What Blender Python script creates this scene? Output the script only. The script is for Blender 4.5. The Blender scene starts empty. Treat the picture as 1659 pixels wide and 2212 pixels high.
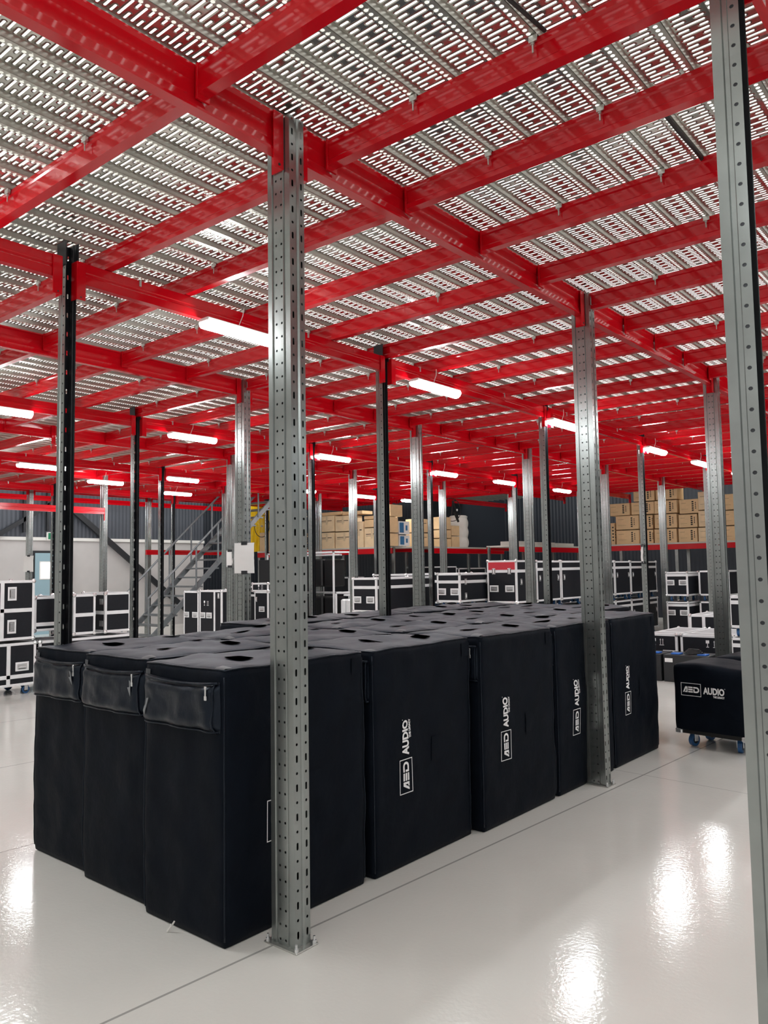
import bpy, math, random
from mathutils import Vector, Matrix, noise

# ------------------------------------------------------------------ camera, world, exposure
S = bpy.context.scene
COL = S.collection
F, PX, PY = 1698.917, 829.5, 1106.0
PITCH, YAW, ROLL = -0.0723, -0.6896, -0.0161
def _rx(a): return Matrix(((1, 0, 0), (0, math.cos(a), -math.sin(a)), (0, math.sin(a), math.cos(a))))
def _rz(a): return Matrix(((math.cos(a), -math.sin(a), 0), (math.sin(a), math.cos(a), 0), (0, 0, 1)))
RW = _rz(ROLL) @ _rx(PITCH) @ Matrix(((1, 0, 0), (0, 0, -1), (0, 1, 0))) @ _rz(YAW)
CAMP = Vector((0, 0, 1.5))
cam = bpy.data.objects.new('camera', bpy.data.cameras.new('camera'))
COL.objects.link(cam)
RB = (Matrix(((1, 0, 0), (0, -1, 0), (0, 0, -1))) @ RW).transposed().to_4x4()
RB.translation = CAMP
cam.matrix_world = RB
cam.data.sensor_fit = 'VERTICAL'; cam.data.sensor_height = 36.0; cam.data.lens = F * 36.0 / 2212.0
cam.data.clip_start = 0.05; cam.data.clip_end = 200
S.camera = cam
def in_view(p, m=120):
    v = RW @ (Vector(p) - CAMP)
    if v.z < 0.2: return False
    x = F * v.x / v.z + PX; y = F * v.y / v.z + PY
    return -m < x < 1659 + m and -m < y < 2212 + m

w = bpy.data.worlds.new('daylight'); S.world = w; w.use_nodes = True
w.node_tree.nodes['Background'].inputs[0].default_value = (1.0, 0.985, 0.95, 1)
w.node_tree.nodes['Background'].inputs[1].default_value = 1.15
S.view_settings.view_transform = 'Standard'; S.view_settings.look = 'None'
S.view_settings.gamma = 1; S.view_settings.use_curve_mapping = False
S.view_settings.exposure = 0.85
S.cycles.use_denoising = True
S.cycles.max_bounces = 8; S.cycles.diffuse_bounces = 4; S.cycles.glossy_bounces = 4
S.cycles.transparent_max_bounces = 16
S.cycles.sample_clamp_indirect = 4.0
LAMP_W = 46.0          # emission of the fluorescent diffusers

# ------------------------------------------------------------------ materials
class NT:
    def __init__(s, name):
        s.m = bpy.data.materials.new(name); s.m.use_nodes = True
        s.t = s.m.node_tree; s.b = s.t.nodes['Principled BSDF']; s.out = s.t.nodes['Material Output']
    def n(s, ty, **k):
        o = s.t.nodes.new(ty)
        for a, v in k.items(): setattr(o, a, v)
        return o
    def set(s, **k):
        for a, v in k.items(): s.b.inputs[a.replace('_', ' ')].default_value = v
        return s
    def link(s, a, b): s.t.links.new(a, b)
    def M(s, op, a, b=None, c=None):
        o = s.n('ShaderNodeMath', operation=op)
        for i, v in enumerate((a, b, c)):
            if v is None: continue
            if isinstance(v, (int, float)): o.inputs[i].default_value = v
            else: s.link(v, o.inputs[i])
        return o.outputs[0]
    def noise(s, scale, detail=3, rough=.5, vec=None):
        o = s.n('ShaderNodeTexNoise'); o.inputs['Scale'].default_value = scale
        o.inputs['Detail'].default_value = detail; o.inputs['Roughness'].default_value = rough
        if vec is not None: s.link(vec, o.inputs['Vector'])
        return o.outputs[0]
    def coord(s, k='Object'): return s.n('ShaderNodeTexCoord').outputs[k]
    def ramp(s, fac, stops):
        o = s.n('ShaderNodeValToRGB'); e = o.color_ramp.elements
        while len(e) < len(stops): e.new(0.5)
        for i, (p, c) in enumerate(stops): e[i].position = p; e[i].color = c if len(c) == 4 else (*c, 1)
        s.link(fac, o.inputs[0]); return o.outputs[0]
    def bump(s, h, strength=.3, dist=.002):
        o = s.n('ShaderNodeBump'); o.inputs['Strength'].default_value = strength; o.inputs['Distance'].default_value = dist
        s.link(h, o.inputs['Height']); s.link(o.outputs[0], s.b.inputs['Normal']); return o
    def holes(s, mask):
        tr = s.n('ShaderNodeBsdfTransparent'); mx = s.n('ShaderNodeMixShader')
        s.link(mask, mx.inputs[0]); s.link(s.b.outputs[0], mx.inputs[1]); s.link(tr.outputs[0], mx.inputs[2])
        s.link(mx.outputs[0], s.out.inputs[0])
def simple(name, col, rough=.5, metal=0.0, noise_amt=0.0, nscale=20, bump=0.0, bscale=200, spec=None):
    n = NT(name); n.set(Base_Color=(*col, 1), Roughness=rough, Metallic=metal)
    if spec is not None: n.b.inputs['Specular IOR Level'].default_value = spec
    if noise_amt:
        f = n.noise(nscale, 4, .6, n.coord())
        lo = tuple(max(0, c * (1 - noise_amt)) for c in col); hi = tuple(min(1, c * (1 + noise_amt)) for c in col)
        n.link(n.ramp(f, [(.3, lo), (.7, hi)]), n.b.inputs['Base Color'])
    if bump: n.bump(n.noise(bscale, 2, .5, n.coord()), bump, .001)
    return n.m
def stadium(n, du, dv, half, r):
    """distance test for an elongated hole; du along the long axis"""
    a = n.M('MAXIMUM', n.M('SUBTRACT', n.M('ABSOLUTE', du), half), 0.0)
    d = n.M('SQRT', n.M('ADD', n.M('MULTIPLY', a, a), n.M('MULTIPLY', dv, dv)))
    return d
MT = {}
MT['red'] = simple('red_gloss_paint', (.55, .0025, .009), .13, 0, .06, 3, spec=.42)
MT['alu'] = simple('aluminium_edging', (.90, .91, .92), .38, .12, .05, 8)
MT['chrome'] = simple('chrome_hardware', (.80, .81, .82), .22, .8, .05, 30)
MT['laminate'] = simple('black_laminate_board', (.008, .0095, .014), .5, 0, .2, 30, .25, 700, spec=.3)
MT['laminate_red'] = simple('red_laminate_board', (.62, .03, .05), .45)
MT['laminate_grey'] = simple('grey_laminate_board', (.42, .42, .43), .5, 0, .08, 12)
MT['rubber'] = simple('black_rubber', (.015, .015, .016), .6)
MT['blue'] = simple('blue_rubber_wheel', (.02, .10, .26), .45)
MT['bluecap'] = simple('blue_plastic', (.02, .16, .62), .35)
MT['galv'] = simple('galvanised_bolt_steel', (.55, .55, .52), .35, .8, .1, 60)
MT['steelpaint'] = simple('grey_painted_steel', (.22, .24, .25), .38, .5, .1, 5)
MT['darksteel'] = simple('dark_grey_steel', (.03, .033, .038), .45, .3)
MT['white'] = simple('white_paper', (.86, .86, .85), .6)
MT['whitepl'] = simple('white_plastic', (.80, .80, .78), .35)
MT['logo'] = simple('white_screen_print', (.97, .97, .97), .6)
MT['cordw'] = simple('white_cord', (.8, .78, .74), .5)
MT['black'] = simple('black_plastic', (.008, .008, .009), .4)
MT['blackcab'] = simple('black_textured_cabinet', (.016, .017, .019), .55, 0, 0, 1, .3, 300)
MT['slot_shade'] = simple('black_slot_shade', (0, 0, 0), 1.0, spec=0.0)  # flat black carries the shade inside the lid slots
MT['ink'] = simple('black_print_ink', (.03, .025, .02), .7)
MT['wrap'] = simple('white_foam_wrap', (.85, .84, .78), .6, 0, .03, 8, .5, 30)
MT['yellow'] = simple('yellow_tarpaulin', (.80, .56, .01), .4, 0, .12, 5)
MT['paper_brown'] = simple('crumpled_brown_paper', (.48, .33, .18), .8, 0, .25, 9)
MT['lightblue'] = simple('pale_blue_door_paint', (.33, .50, .58), .4)
MT['green'] = simple('green_sign_face', (.005, .20, .09), .4)
MT['bluebox'] = simple('blue_carton_print', (.03, .16, .33), .5)
MT['greybeige'] = simple('grey_beige_board', (.55, .53, .48), .6)
MT['cornergrey'] = simple('grey_corner_patch', (.06, .063, .07), .5)  # small corner patches, paler than the cover fabric
MT['reflect'] = simple('grey_reflective_patch', (.20, .21, .22), .45)

def m_fabric(name, col, rough=.62, spec=.35):
    n = NT(name); n.set(Base_Color=(*col, 1), Roughness=rough)
    n.b.inputs['Specular IOR Level'].default_value = spec
    n.b.inputs['Specular Tint'].default_value = (.66, .80, 1, 1)
    c = n.coord()
    f = n.noise(7, 4, .6, c)
    n.link(n.ramp(f, [(.25, tuple(x * .75 for x in col)), (.75, tuple(x * 1.35 for x in col))]), n.b.inputs['Base Color'])
    h = n.M('ADD', n.M('MULTIPLY', n.noise(520, 1, .5, c), .25), n.M('MULTIPLY', n.noise(16, 3, .55, c), 1.6))
    n.bump(h, .35, .006)
    return n.m
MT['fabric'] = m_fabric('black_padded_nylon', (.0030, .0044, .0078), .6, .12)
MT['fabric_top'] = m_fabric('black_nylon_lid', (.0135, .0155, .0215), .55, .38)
MT['vinyl'] = m_fabric('black_coated_vinyl', (.0045, .0062, .0105), .30, .32)

def m_steel(name, kind):
    n = NT(name)
    col = (.33, .355, .345)
    n.set(Metallic=.85, Roughness=.23)
    f = n.noise(6, 5, .6, n.coord())
    n.link(n.ramp(f, [(.3, tuple(c * .86 for c in col)), (.7, tuple(c * 1.12 for c in col))]), n.b.inputs['Base Color'])
    if kind:
        uv = n.n('ShaderNodeUVMap'); sp = n.n('ShaderNodeSeparateXYZ'); n.link(uv.outputs[0], sp.inputs[0])
        u, v = sp.outputs[0], sp.outputs[1]
        if kind == 'web':
            uu = n.M('SUBTRACT', n.M('ABSOLUTE', n.M('SUBTRACT', u, .0425)), .0255)
            fr = n.M('FRACT', n.M('DIVIDE', v, .1142))
            dv = n.M('MULTIPLY', n.M('SUBTRACT', fr, .5), .1142)
            d1 = stadium(n, dv, uu, .0095, .0055)
            fr2 = n.M('FRACT', n.M('ADD', n.M('DIVIDE', v, .1142), .5))
            dv2 = n.M('MULTIPLY', n.M('SUBTRACT', fr2, .5), .1142)
            d2 = stadium(n, dv2, uu, .0, .0055)
            mask = n.M('MAXIMUM', n.M('LESS_THAN', d1, .0052), n.M('LESS_THAN', d2, .0056))
        else:
            uu = n.M('SUBTRACT', u, .052)
            fr = n.M('FRACT', n.M('DIVIDE', v, .0571))
            dv = n.M('MULTIPLY', n.M('SUBTRACT', fr, .5), .0571)
            mask = n.M('LESS_THAN', stadium(n, dv, uu, .0, .005), .0052)
        n.holes(mask)
    return n.m
MT['st_web'] = m_steel('slotted_post_steel', 'web')
MT['st_side'] = m_steel('drilled_post_steel', 'side')
MT['st_plain'] = m_steel('plain_post_steel', None)
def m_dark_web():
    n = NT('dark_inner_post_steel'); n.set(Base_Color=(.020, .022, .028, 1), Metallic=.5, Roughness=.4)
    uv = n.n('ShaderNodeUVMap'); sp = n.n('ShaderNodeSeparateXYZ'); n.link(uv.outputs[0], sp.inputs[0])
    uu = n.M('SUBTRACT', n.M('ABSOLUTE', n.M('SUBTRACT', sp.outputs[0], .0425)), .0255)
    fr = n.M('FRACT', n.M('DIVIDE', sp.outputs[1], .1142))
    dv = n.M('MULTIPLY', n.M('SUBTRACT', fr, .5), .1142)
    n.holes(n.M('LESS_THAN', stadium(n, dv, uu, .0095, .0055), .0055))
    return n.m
MT['st_dark'] = m_dark_web()

PITCHX, PITCHY = .185, .0268
def m_deck():
    n = NT('perforated_galvanised_plank')
    n.set(Metallic=.9, Roughness=.17)
    c = n.coord(); sp = n.n('ShaderNodeSeparateXYZ'); n.link(c, sp.inputs[0])
    f = n.noise(2.2, 5, .6, c)
    n.link(n.ramp(f, [(.3, (.46, .46, .42)), (.7, (.66, .66, .61))]), n.b.inputs['Base Color'])
    x, y = sp.outputs[0], sp.outputs[1]
    u = n.M('MULTIPLY', n.M('FRACT', n.M('DIVIDE', x, PITCHX)), PITCHX)
    row = n.M('DIVIDE', y, PITCHY)
    dv = n.M('MULTIPLY', n.M('SUBTRACT', n.M('FRACT', row), .5), PITCHY)
    par = n.M('MODULO', n.M('ABSOLUTE', n.M('FLOOR', row)), 2.0)
    dl = stadium(n, n.M('SUBTRACT', u, .067), dv, .045, 0)
    ds = n.M('MINIMUM', stadium(n, n.M('SUBTRACT', u, .032), dv, .015, 0), stadium(n, n.M('SUBTRACT', u, .105), dv, .011, 0))
    d = n.M('ADD', n.M('MULTIPLY', dl, n.M('SUBTRACT', 1.0, par)), n.M('MULTIPLY', ds, par))
    mask = n.M('LESS_THAN', d, .0047)
    o = n.n('ShaderNodeMapRange'); o.interpolation_type = 'SMOOTHSTEP'
    o.inputs['From Min'].default_value = .004; o.inputs['From Max'].default_value = .0125
    n.link(d, o.inputs['Value'])
    n.bump(o.outputs[0], 1.0, .004)
    n.holes(mask)
    return n.m
MT['deck'] = m_deck()
def m_lip():
    n = NT('drilled_galvanised_lip'); n.set(Metallic=.7, Roughness=.3, Base_Color=(.52, .52, .47, 1))
    c = n.coord(); sp = n.n('ShaderNodeSeparateXYZ'); n.link(c, sp.inputs[0])
    u = n.M('MULTIPLY', n.M('FRACT', n.M('DIVIDE', sp.outputs[0], PITCHX)), PITCHX)
    dv = n.M('MULTIPLY', n.M('SUBTRACT', n.M('FRACT', n.M('DIVIDE', sp.outputs[1], PITCHY)), .5), PITCHY)
    d1 = stadium(n, n.M('SUBTRACT', u, .1585), dv, 0, 0)
    dv2 = n.M('MULTIPLY', n.M('SUBTRACT', n.M('FRACT', n.M('ADD', n.M('DIVIDE', sp.outputs[1], PITCHY * 2), .25)), .5), PITCHY * 2)
    d2 = stadium(n, n.M('SUBTRACT', u, .173), dv2, .0, 0)
    n.holes(n.M('MAXIMUM', n.M('LESS_THAN', d1, .0085), n.M('LESS_THAN', d2, .0045)))
    return n.m
MT['lip'] = m_lip()
MT['decksteel'] = simple('galvanised_plank_side', (.50, .50, .45), .3, .75, .12, 4)

def m_floor():
    n = NT('glossy_epoxy_floor')
    c = n.coord(); sp = n.n('ShaderNodeSeparateXYZ'); n.link(c, sp.inputs[0])
    f = n.noise(.7, 5, .55, c)
    base = n.ramp(f, [(.3, (.73, .715, .67)), (.7, (.80, .785, .74))])
    x, y = sp.outputs[0], sp.outputs[1]
    # cut joints: two families of straight lines, slightly turned against the post grid
    a = n.M('SUBTRACT', x, n.M('MULTIPLY', y, .0590))
    la = n.M('ABSOLUTE', n.M('MULTIPLY', n.M('SUBTRACT', n.M('FRACT', n.M('ADD', n.M('DIVIDE', n.M('ADD', a, 2.5815), 1.955), .5)), .5), 1.955))
    b = n.M('ADD', y, n.M('MULTIPLY', x, .085))
    lb = n.M('ABSOLUTE', n.M('MULTIPLY', n.M('SUBTRACT', n.M('FRACT', n.M('ADD', n.M('DIVIDE', n.M('SUBTRACT', b, 5.41), 5.9), .5)), .5), 5.9))
    m1 = n.M('LESS_THAN', la, .006); m2 = n.M('LESS_THAN', lb, .003)
    jm = n.M('MAXIMUM', m1, m2)
    mix = n.n('ShaderNodeMix', data_type='RGBA'); n.link(jm, mix.inputs[0]); n.link(base, mix.inputs[6])
    mix.inputs[7].default_value = (.40, .39, .37, 1)
    n.link(mix.outputs[2], n.b.inputs['Base Color'])
    n.set(Roughness=.13, Metallic=0.0)
    n.b.inputs['Specular IOR Level'].default_value = .5
    h = n.M('SUBTRACT', n.M('ADD', n.M('MULTIPLY', n.noise(52, 2, .5, c), .9), n.M('MULTIPLY', n.noise(9, 2, .5, c), .9)), n.M('MULTIPLY', jm, 3.0))
    n.bump(h, .30, .0022)
    return n.m
MT['floor'] = m_floor()
def m_corr(name, col, axis, pitch=.11):
    n = NT(name); c = n.coord(); sp = n.n('ShaderNodeSeparateXYZ'); n.link(c, sp.inputs[0])
    n.set(Roughness=.45, Metallic=.2, Base_Color=(*col, 1))
    s_ = n.M('SINE', n.M('MULTIPLY', sp.outputs[axis], 2 * math.pi / pitch))
    n.bump(n.M('MULTIPLY', s_, 1.0), .5, .008)
    return n.m
MT['clad_y'] = m_corr('dark_corrugated_cladding', (.075, .085, .105), 1)
MT['clad_x'] = m_corr('dark_corrugated_back_cladding', (.022, .027, .036), 0)
MT['clad_dark'] = m_corr('dark_navy_cladding', (.022, .027, .036), 1)
MT['wall_grey'] = simple('pale_grey_wall_panel', (.56, .55, .55), .6, 0, .05, 1.5)
def m_card(name, col):
    n = NT(name); n.set(Roughness=.75); c = n.coord()
    f = n.noise(3.5, 4, .6, c)
    n.link(n.ramp(f, [(.3, tuple(x * .88 for x in col)), (.7, tuple(min(1, x * 1.1) for x in col))]), n.b.inputs['Base Color'])
    return n.m
MT['card'] = m_card('brown_cardboard', (.76, .54, .30))
MT['card2'] = m_card('light_cardboard', (.82, .64, .40))
MT['tape'] = simple('packing_tape', (.66, .52, .33), .3)
def m_emit(name, col, k):
    n = NT(name); n.set(Base_Color=(*col, 1)); n.b.inputs['Emission Color'].default_value = (*col, 1)
    n.b.inputs['Emission Strength'].default_value = k; return n.m
MT['tube'] = m_emit('lit_fluorescent_diffuser', (.96, .98, 1.0), LAMP_W)
MT['litwin'] = m_emit('daylit_door_glass', (1.0, 1.0, .97), 2.2)
MT['signlit'] = m_emit('white_sign_symbol', (.9, 1, .95), .9)

# ------------------------------------------------------------------ mesh helpers
class MB:
    def __init__(s): s.v = []; s.f = []; s.mi = []; s.uv = []; s.mats = []
    def slot(s, m):
        if m not in s.mats: s.mats.append(m)
        return s.mats.index(m)
    def face(s, pts, m, uv=None):
        i = len(s.v); s.v += [tuple(p) for p in pts]; s.f.append(tuple(range(i, i + len(pts))))
        s.mi.append(s.slot(m)); s.uv.append(uv or [(0, 0)] * len(pts)); return s
    def box(s, x0, y0, z0, x1, y1, z1, m, c=0.0):
        if x0 > x1: x0, x1 = x1, x0
        if y0 > y1: y0, y1 = y1, y0
        if z0 > z1: z0, z1 = z1, z0
        if c <= 0:
            P = [(x0, y0, z0), (x1, y0, z0), (x1, y1, z0), (x0, y1, z0), (x0, y0, z1), (x1, y0, z1), (x1, y1, z1), (x0, y1, z1)]
            i = len(s.v); s.v += P
            for q in ((0, 3, 2, 1), (4, 5, 6, 7), (0, 1, 5, 4), (1, 2, 6, 5), (2, 3, 7, 6), (3, 0, 4, 7)):
                s.f.append(tuple(i + k for k in q)); s.mi.append(s.slot(m)); s.uv.append([(0, 0)] * 4)
            return s
        # chamfered box: three nested rings
        def ring(z, d): return [(x0 + d, y0 + c - min(c, c) + 0, z)] and [(x0 + d + c, y0 + d, z), (x1 - d - c, y0 + d, z), (x1 - d, y0 + d + c, z), (x1 - d, y1 - d - c, z), (x1 - d - c, y1 - d, z), (x0 + d + c, y1 - d, z), (x0 + d, y1 - d - c, z), (x0 + d, y0 + d + c, z)]
        R = [ring(z0, c * .7), ring(z0 + c, 0), ring(z1 - c, 0), ring(z1, c * .7)]
        i = len(s.v)
        for r in R: s.v += r
        def add(q): s.f.append(q); s.mi.append(s.slot(m)); s.uv.append([(0, 0)] * len(q))
        add(tuple(i + k for k in range(7, -1, -1))); add(tuple(i + 24 + k for k in range(8)))
        for r in range(3):
            for k in range(8):
                a = i + r * 8 + k; b = i + r * 8 + (k + 1) % 8
                add((a, b, b + 8, a + 8))
        return s
    def tube(s, pts, r, m, n=8, cap=True):
        pts = [Vector(p) for p in pts]; rings = []
        up = None
        for k, p in enumerate(pts):
            d = (pts[min(k + 1, len(pts) - 1)] - pts[max(k - 1, 0)]).normalized()
            if up is None:
                up = Vector((0, 0, 1)) if abs(d.z) < .9 else Vector((1, 0, 0))
            a = d.cross(up).normalized(); b = a.cross(d).normalized(); up = b
            rr = r[k] if isinstance(r, (list, tuple)) else r
            rings.append([p + a * rr * math.cos(2 * math.pi * j / n) + b * rr * math.sin(2 * math.pi * j / n) for j in range(n)])
        i = len(s.v)
        for q in rings: s.v += [tuple(x) for x in q]
        mi = s.slot(m)
        for k in range(len(pts) - 1):
            for j in range(n):
                a = i + k * n + j; b = i + k * n + (j + 1) % n
                s.f.append((a, a + n, b + n, b)); s.mi.append(mi); s.uv.append([(0, 0)] * 4)
        if cap:
            s.f.append(tuple(i + j for j in range(n))); s.f.append(tuple(i + (len(pts) - 1) * n + j for j in reversed(range(n))))
            s.mi += [mi, mi]; s.uv += [[(0, 0)] * n] * 2
        return s
    def extr(s, prof, axis, a, b, m, close=True, caps=True):
        """extrude a 2-D profile [(p,q)] along axis 'x','y' or 'z' from a to b"""
        def P(p, q, t): return {'x': (t, p, q), 'y': (p, t, q), 'z': (p, q, t)}[axis]
        n = len(prof); i = len(s.v)
        s.v += [P(p, q, a) for p, q in prof] + [P(p, q, b) for p, q in prof]
        mi = s.slot(m)
        for k in range(n if close else n - 1):
            j = (k + 1) % n
            s.f.append((i + k, i + j, i + n + j, i + n + k)); s.mi.append(mi); s.uv.append([(0, 0)] * 4)
        if close and caps:
            s.f.append(tuple(i + k for k in reversed(range(n)))); s.f.append(tuple(i + n + k for k in range(n)))
            s.mi += [mi, mi]; s.uv += [[(0, 0)] * n] * 2
        return s
    def cyl(s, c, axis, r, h, m, n=14):
        d = {'x': (h, 0, 0), 'y': (0, h, 0), 'z': (0, 0, h)}[axis]
        return s.tube([c, (c[0] + d[0], c[1] + d[1], c[2] + d[2])], r, m, n)
    def mesh(s, name, smooth=False):
        me = bpy.data.meshes.new(name); me.from_pydata(s.v, [], s.f)
        for m in s.mats: me.materials.append(MT[m])
        me.polygons.foreach_set('material_index', s.mi)
        if any(any(u != (0, 0) for u in q) for q in s.uv):
            l = me.uv_layers.new(name='UVMap'); flat = [c for q in s.uv for u in q for c in u]
            l.data.foreach_set('uv', flat)
        me.update()
        if smooth:
            me.polygons.foreach_set('use_smooth', [True] * len(me.polygons))
        return me
    def build(s, name, parent=None, loc=(0, 0, 0), rot=0, smooth=False):
        return ob(name, s.mesh(name, smooth), parent, loc, rot)
def ob(name, me, parent=None, loc=(0, 0, 0), rot=0):
    o = bpy.data.objects.new(name, me); COL.objects.link(o)
    o.location = loc; o.rotation_euler = (0, 0, rot) if not isinstance(rot, tuple) else rot
    if parent is not None: o.parent = parent
    return o
def tag(o, label, cat, group=None):
    o['label'] = label; o['category'] = cat
    if group: o['group'] = group
    return o
def thing(name, label, cat, loc=(0, 0, 0), rot=0, group=None):
    return tag(ob(name, None, None, loc, rot), label, cat, group)
def struct(o): o['kind'] = 'structure'; return o
def kids(o): return [c for c in bpy.data.objects if c.parent == o]
def dup(root, loc, rot, label, group=None):
    r = root.copy(); COL.objects.link(r); r.location = loc; r.rotation_euler = (0, 0, rot)
    r['label'] = label
    if group: r['group'] = group
    for ch in KIDS[root.name]:
        c = ch[0].copy(); COL.objects.link(c); c.parent = r
        for g in ch[1]:
            d = g.copy(); COL.objects.link(d); d.parent = c
    return r
KIDS = {}
def reg(root):
    ch = kids(root); KIDS[root.name] = [(c, kids(c)) for c in ch]; return root
ORD = ['', 'first', 'second', 'third', 'fourth', 'fifth', 'sixth', 'seventh', 'eighth', 'ninth', 'tenth', 'eleventh', 'twelfth', 'thirteenth',
       'fourteenth', 'fifteenth', 'sixteenth', 'seventeenth', 'eighteenth', 'nineteenth', 'twentieth', 'twenty-first', 'twenty-second', 'twenty-third',
       'twenty-fourth', 'twenty-fifth', 'twenty-sixth', 'twenty-seventh', 'twenty-eighth', 'twenty-ninth', 'thirtieth', 'thirty-first', 'thirty-second']

# ------------------------------------------------------------------ room shell
ZDECK = 3.475
XL, XR, YN, YF = -19.4, 5.2, -5.0, 22.3
struct(MB().box(XL - .2, YN - .2, -.2, XR + .2, YF + .2, 0, 'floor').build('floor'))
m = MB()
m.box(XL - .15, YN, 0, XL, 14.9, 2.38, 'wall_grey'); m.box(XL - .15, YN, 2.42, XL, 14.9, 6.0, 'clad_y'); m.box(XL - .15, 14.9, 0, XL, 17.8, 6.0, 'clad_dark')
m.box(XL - .16, YN, 2.36, XL + .05, 14.9, 2.44, 'whitepl')
struct(m.build('wall_left'))
struct(MB().box(XL, 17.8, 0, -13.3, 18.0, 6.0, 'clad_x').build('wall_back'))
struct(MB().box(-13.45, 18.0, 0, -13.3, YF, 6.0, 'clad_x').build('wall_recess'))
struct(MB().box(-13.3, YF, 0, XR, YF + .15, 6.0, 'clad_x').build('wall_far'))
m = MB(); m.box(XR, YN, 0, XR + .15, YF, 2.4, 'wall_grey'); m.box(XR, YN, 2.4, XR + .15, YF, 6, 'clad_y'); struct(m.build('wall_right'))
m = MB(); m.box(XL, YN - .15, 0, XR, YN, 6, 'wall_grey'); struct(m.build('wall_near'))

# perforated deck of the mezzanine: planks running away from the camera
m = MB()
def plank(ix, ya, yb):
    x0 = ix * PITCHX; z = ZDECK; zb = 3.449
    X = lambda u: x0 + u
    def q(u0, z0, u1, z1, mt): m.face([(X(u0), ya, z0), (X(u1), ya, z1), (X(u1), yb, z1), (X(u0), yb, z0)], mt)
    q(.004, z, .143, z, 'deck')
    q(0, zb, .004, z, 'decksteel'); q(.143, z, .149, zb, 'decksteel')
    q(.149, zb, .181, zb, 'lip'); q(.1665, zb + .004, .182, zb + .004, 'decksteel'); q(.181, zb, .185, zb + .012, 'decksteel')  # raised strip added above the lip so the second hole row looks dark
for ix in range(math.floor(-16.65 / PITCHX), math.floor(4.6 / PITCHX)):
    x = ix * PITCHX
    yb = 17.6 if x < -13.4 else 19.9
    plank(ix, -3.0, yb)
struct(m.build('ceiling'))

# ------------------------------------------------------------------ posts of the mezzanine
ROWX = [-.585, -2.405, -4.29, -6.13, -8.05, -9.85, -11.75, -13.6, -15.5, -16.5]
Y0, DY = 2.283, 2.915
def post_y(k): return Y0 + DY * k
def omega(m, sx, zt, inner=False):
    """cold rolled post: web on the sx side of x=0 plane at x=sx*.068, open towards x=0"""
    P = [(.0, .028), (.0, .0425), (.026, .0425), (.029, .037), (.040, .037), (.043, .0425), (.068, .0425)]
    if inner: P = P[1:]
    P = [(sx * p, q) for p, q in P]
    # side sheets (u measured from the web)
    U = [.0, .0145, .0145 + .026]
    for s_ in (1, -1):
        for k in range(len(P) - 1):
            a, b = P[k], P[k + 1]
            ua, ub = .068 - abs(a[0]), .068 - abs(b[0])
            mt = 'st_side' if k == (0 if inner else 1) else 'st_plain'
            pts = [(a[0], s_ * a[1], .0), (b[0], s_ * b[1], .0), (b[0], s_ * b[1], zt), (a[0], s_ * a[1], zt)]
            m.face(pts, mt, [(ua, 0), (ub, 0), (ub, zt), (ua, zt)])
    W = [(.068, -.0425), (.068, -.012), (.060, -.006), (.060, .006), (.068, .012), (.068, .0425)]
    for k in range(5):
        a, b = W[k], W[k + 1]
        mt = 'st_web' if k in (0, 4) else 'st_plain'
        pts = [(sx * a[0], a[1], 0), (sx * b[0], b[1], 0), (sx * b[0], b[1], zt), (sx * a[0], a[1], zt)]
        m.face(pts, mt, [(a[1] + .0425, 0), (b[1] + .0425, 0), (b[1] + .0425, zt), (a[1] + .0425, zt)])
    if inner:  # second sheet just inside the open post, darker than the outer steel
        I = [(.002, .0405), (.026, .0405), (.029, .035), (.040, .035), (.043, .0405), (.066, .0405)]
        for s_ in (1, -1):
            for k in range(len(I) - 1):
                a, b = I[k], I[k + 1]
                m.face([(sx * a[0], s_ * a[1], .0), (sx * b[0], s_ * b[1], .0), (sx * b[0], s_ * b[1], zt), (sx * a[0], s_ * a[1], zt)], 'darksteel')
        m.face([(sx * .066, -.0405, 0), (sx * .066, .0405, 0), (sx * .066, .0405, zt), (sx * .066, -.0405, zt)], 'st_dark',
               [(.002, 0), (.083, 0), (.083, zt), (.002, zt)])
def base_plate():
    return MB().box(-.095, -.062, 0, .095, .062, .007, 'galv', .002).mesh('base_plate')
def anchor():
    return MB().cyl((0, 0, .006), 'z', .009, .012, 'chrome', 6).cyl((0, 0, .0), 'z', .005, .034, 'chrome', 8).mesh('anchor_bolt')
me_plate, me_anchor = base_plate(), anchor()
mm = MB(); omega(mm, 1, 3.44); me_d1 = mm.mesh('post_profile')
mm = MB(); omega(mm, -1, 3.44); me_d2 = mm.mesh('post_profile')
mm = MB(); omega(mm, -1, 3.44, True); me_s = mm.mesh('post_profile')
mm = MB(); mm.box(-.05, -.05, 3.30, .05, -.0445, 3.44, 'darksteel'); me_cap = mm.mesh('head_bracket')
posts = {}
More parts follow.
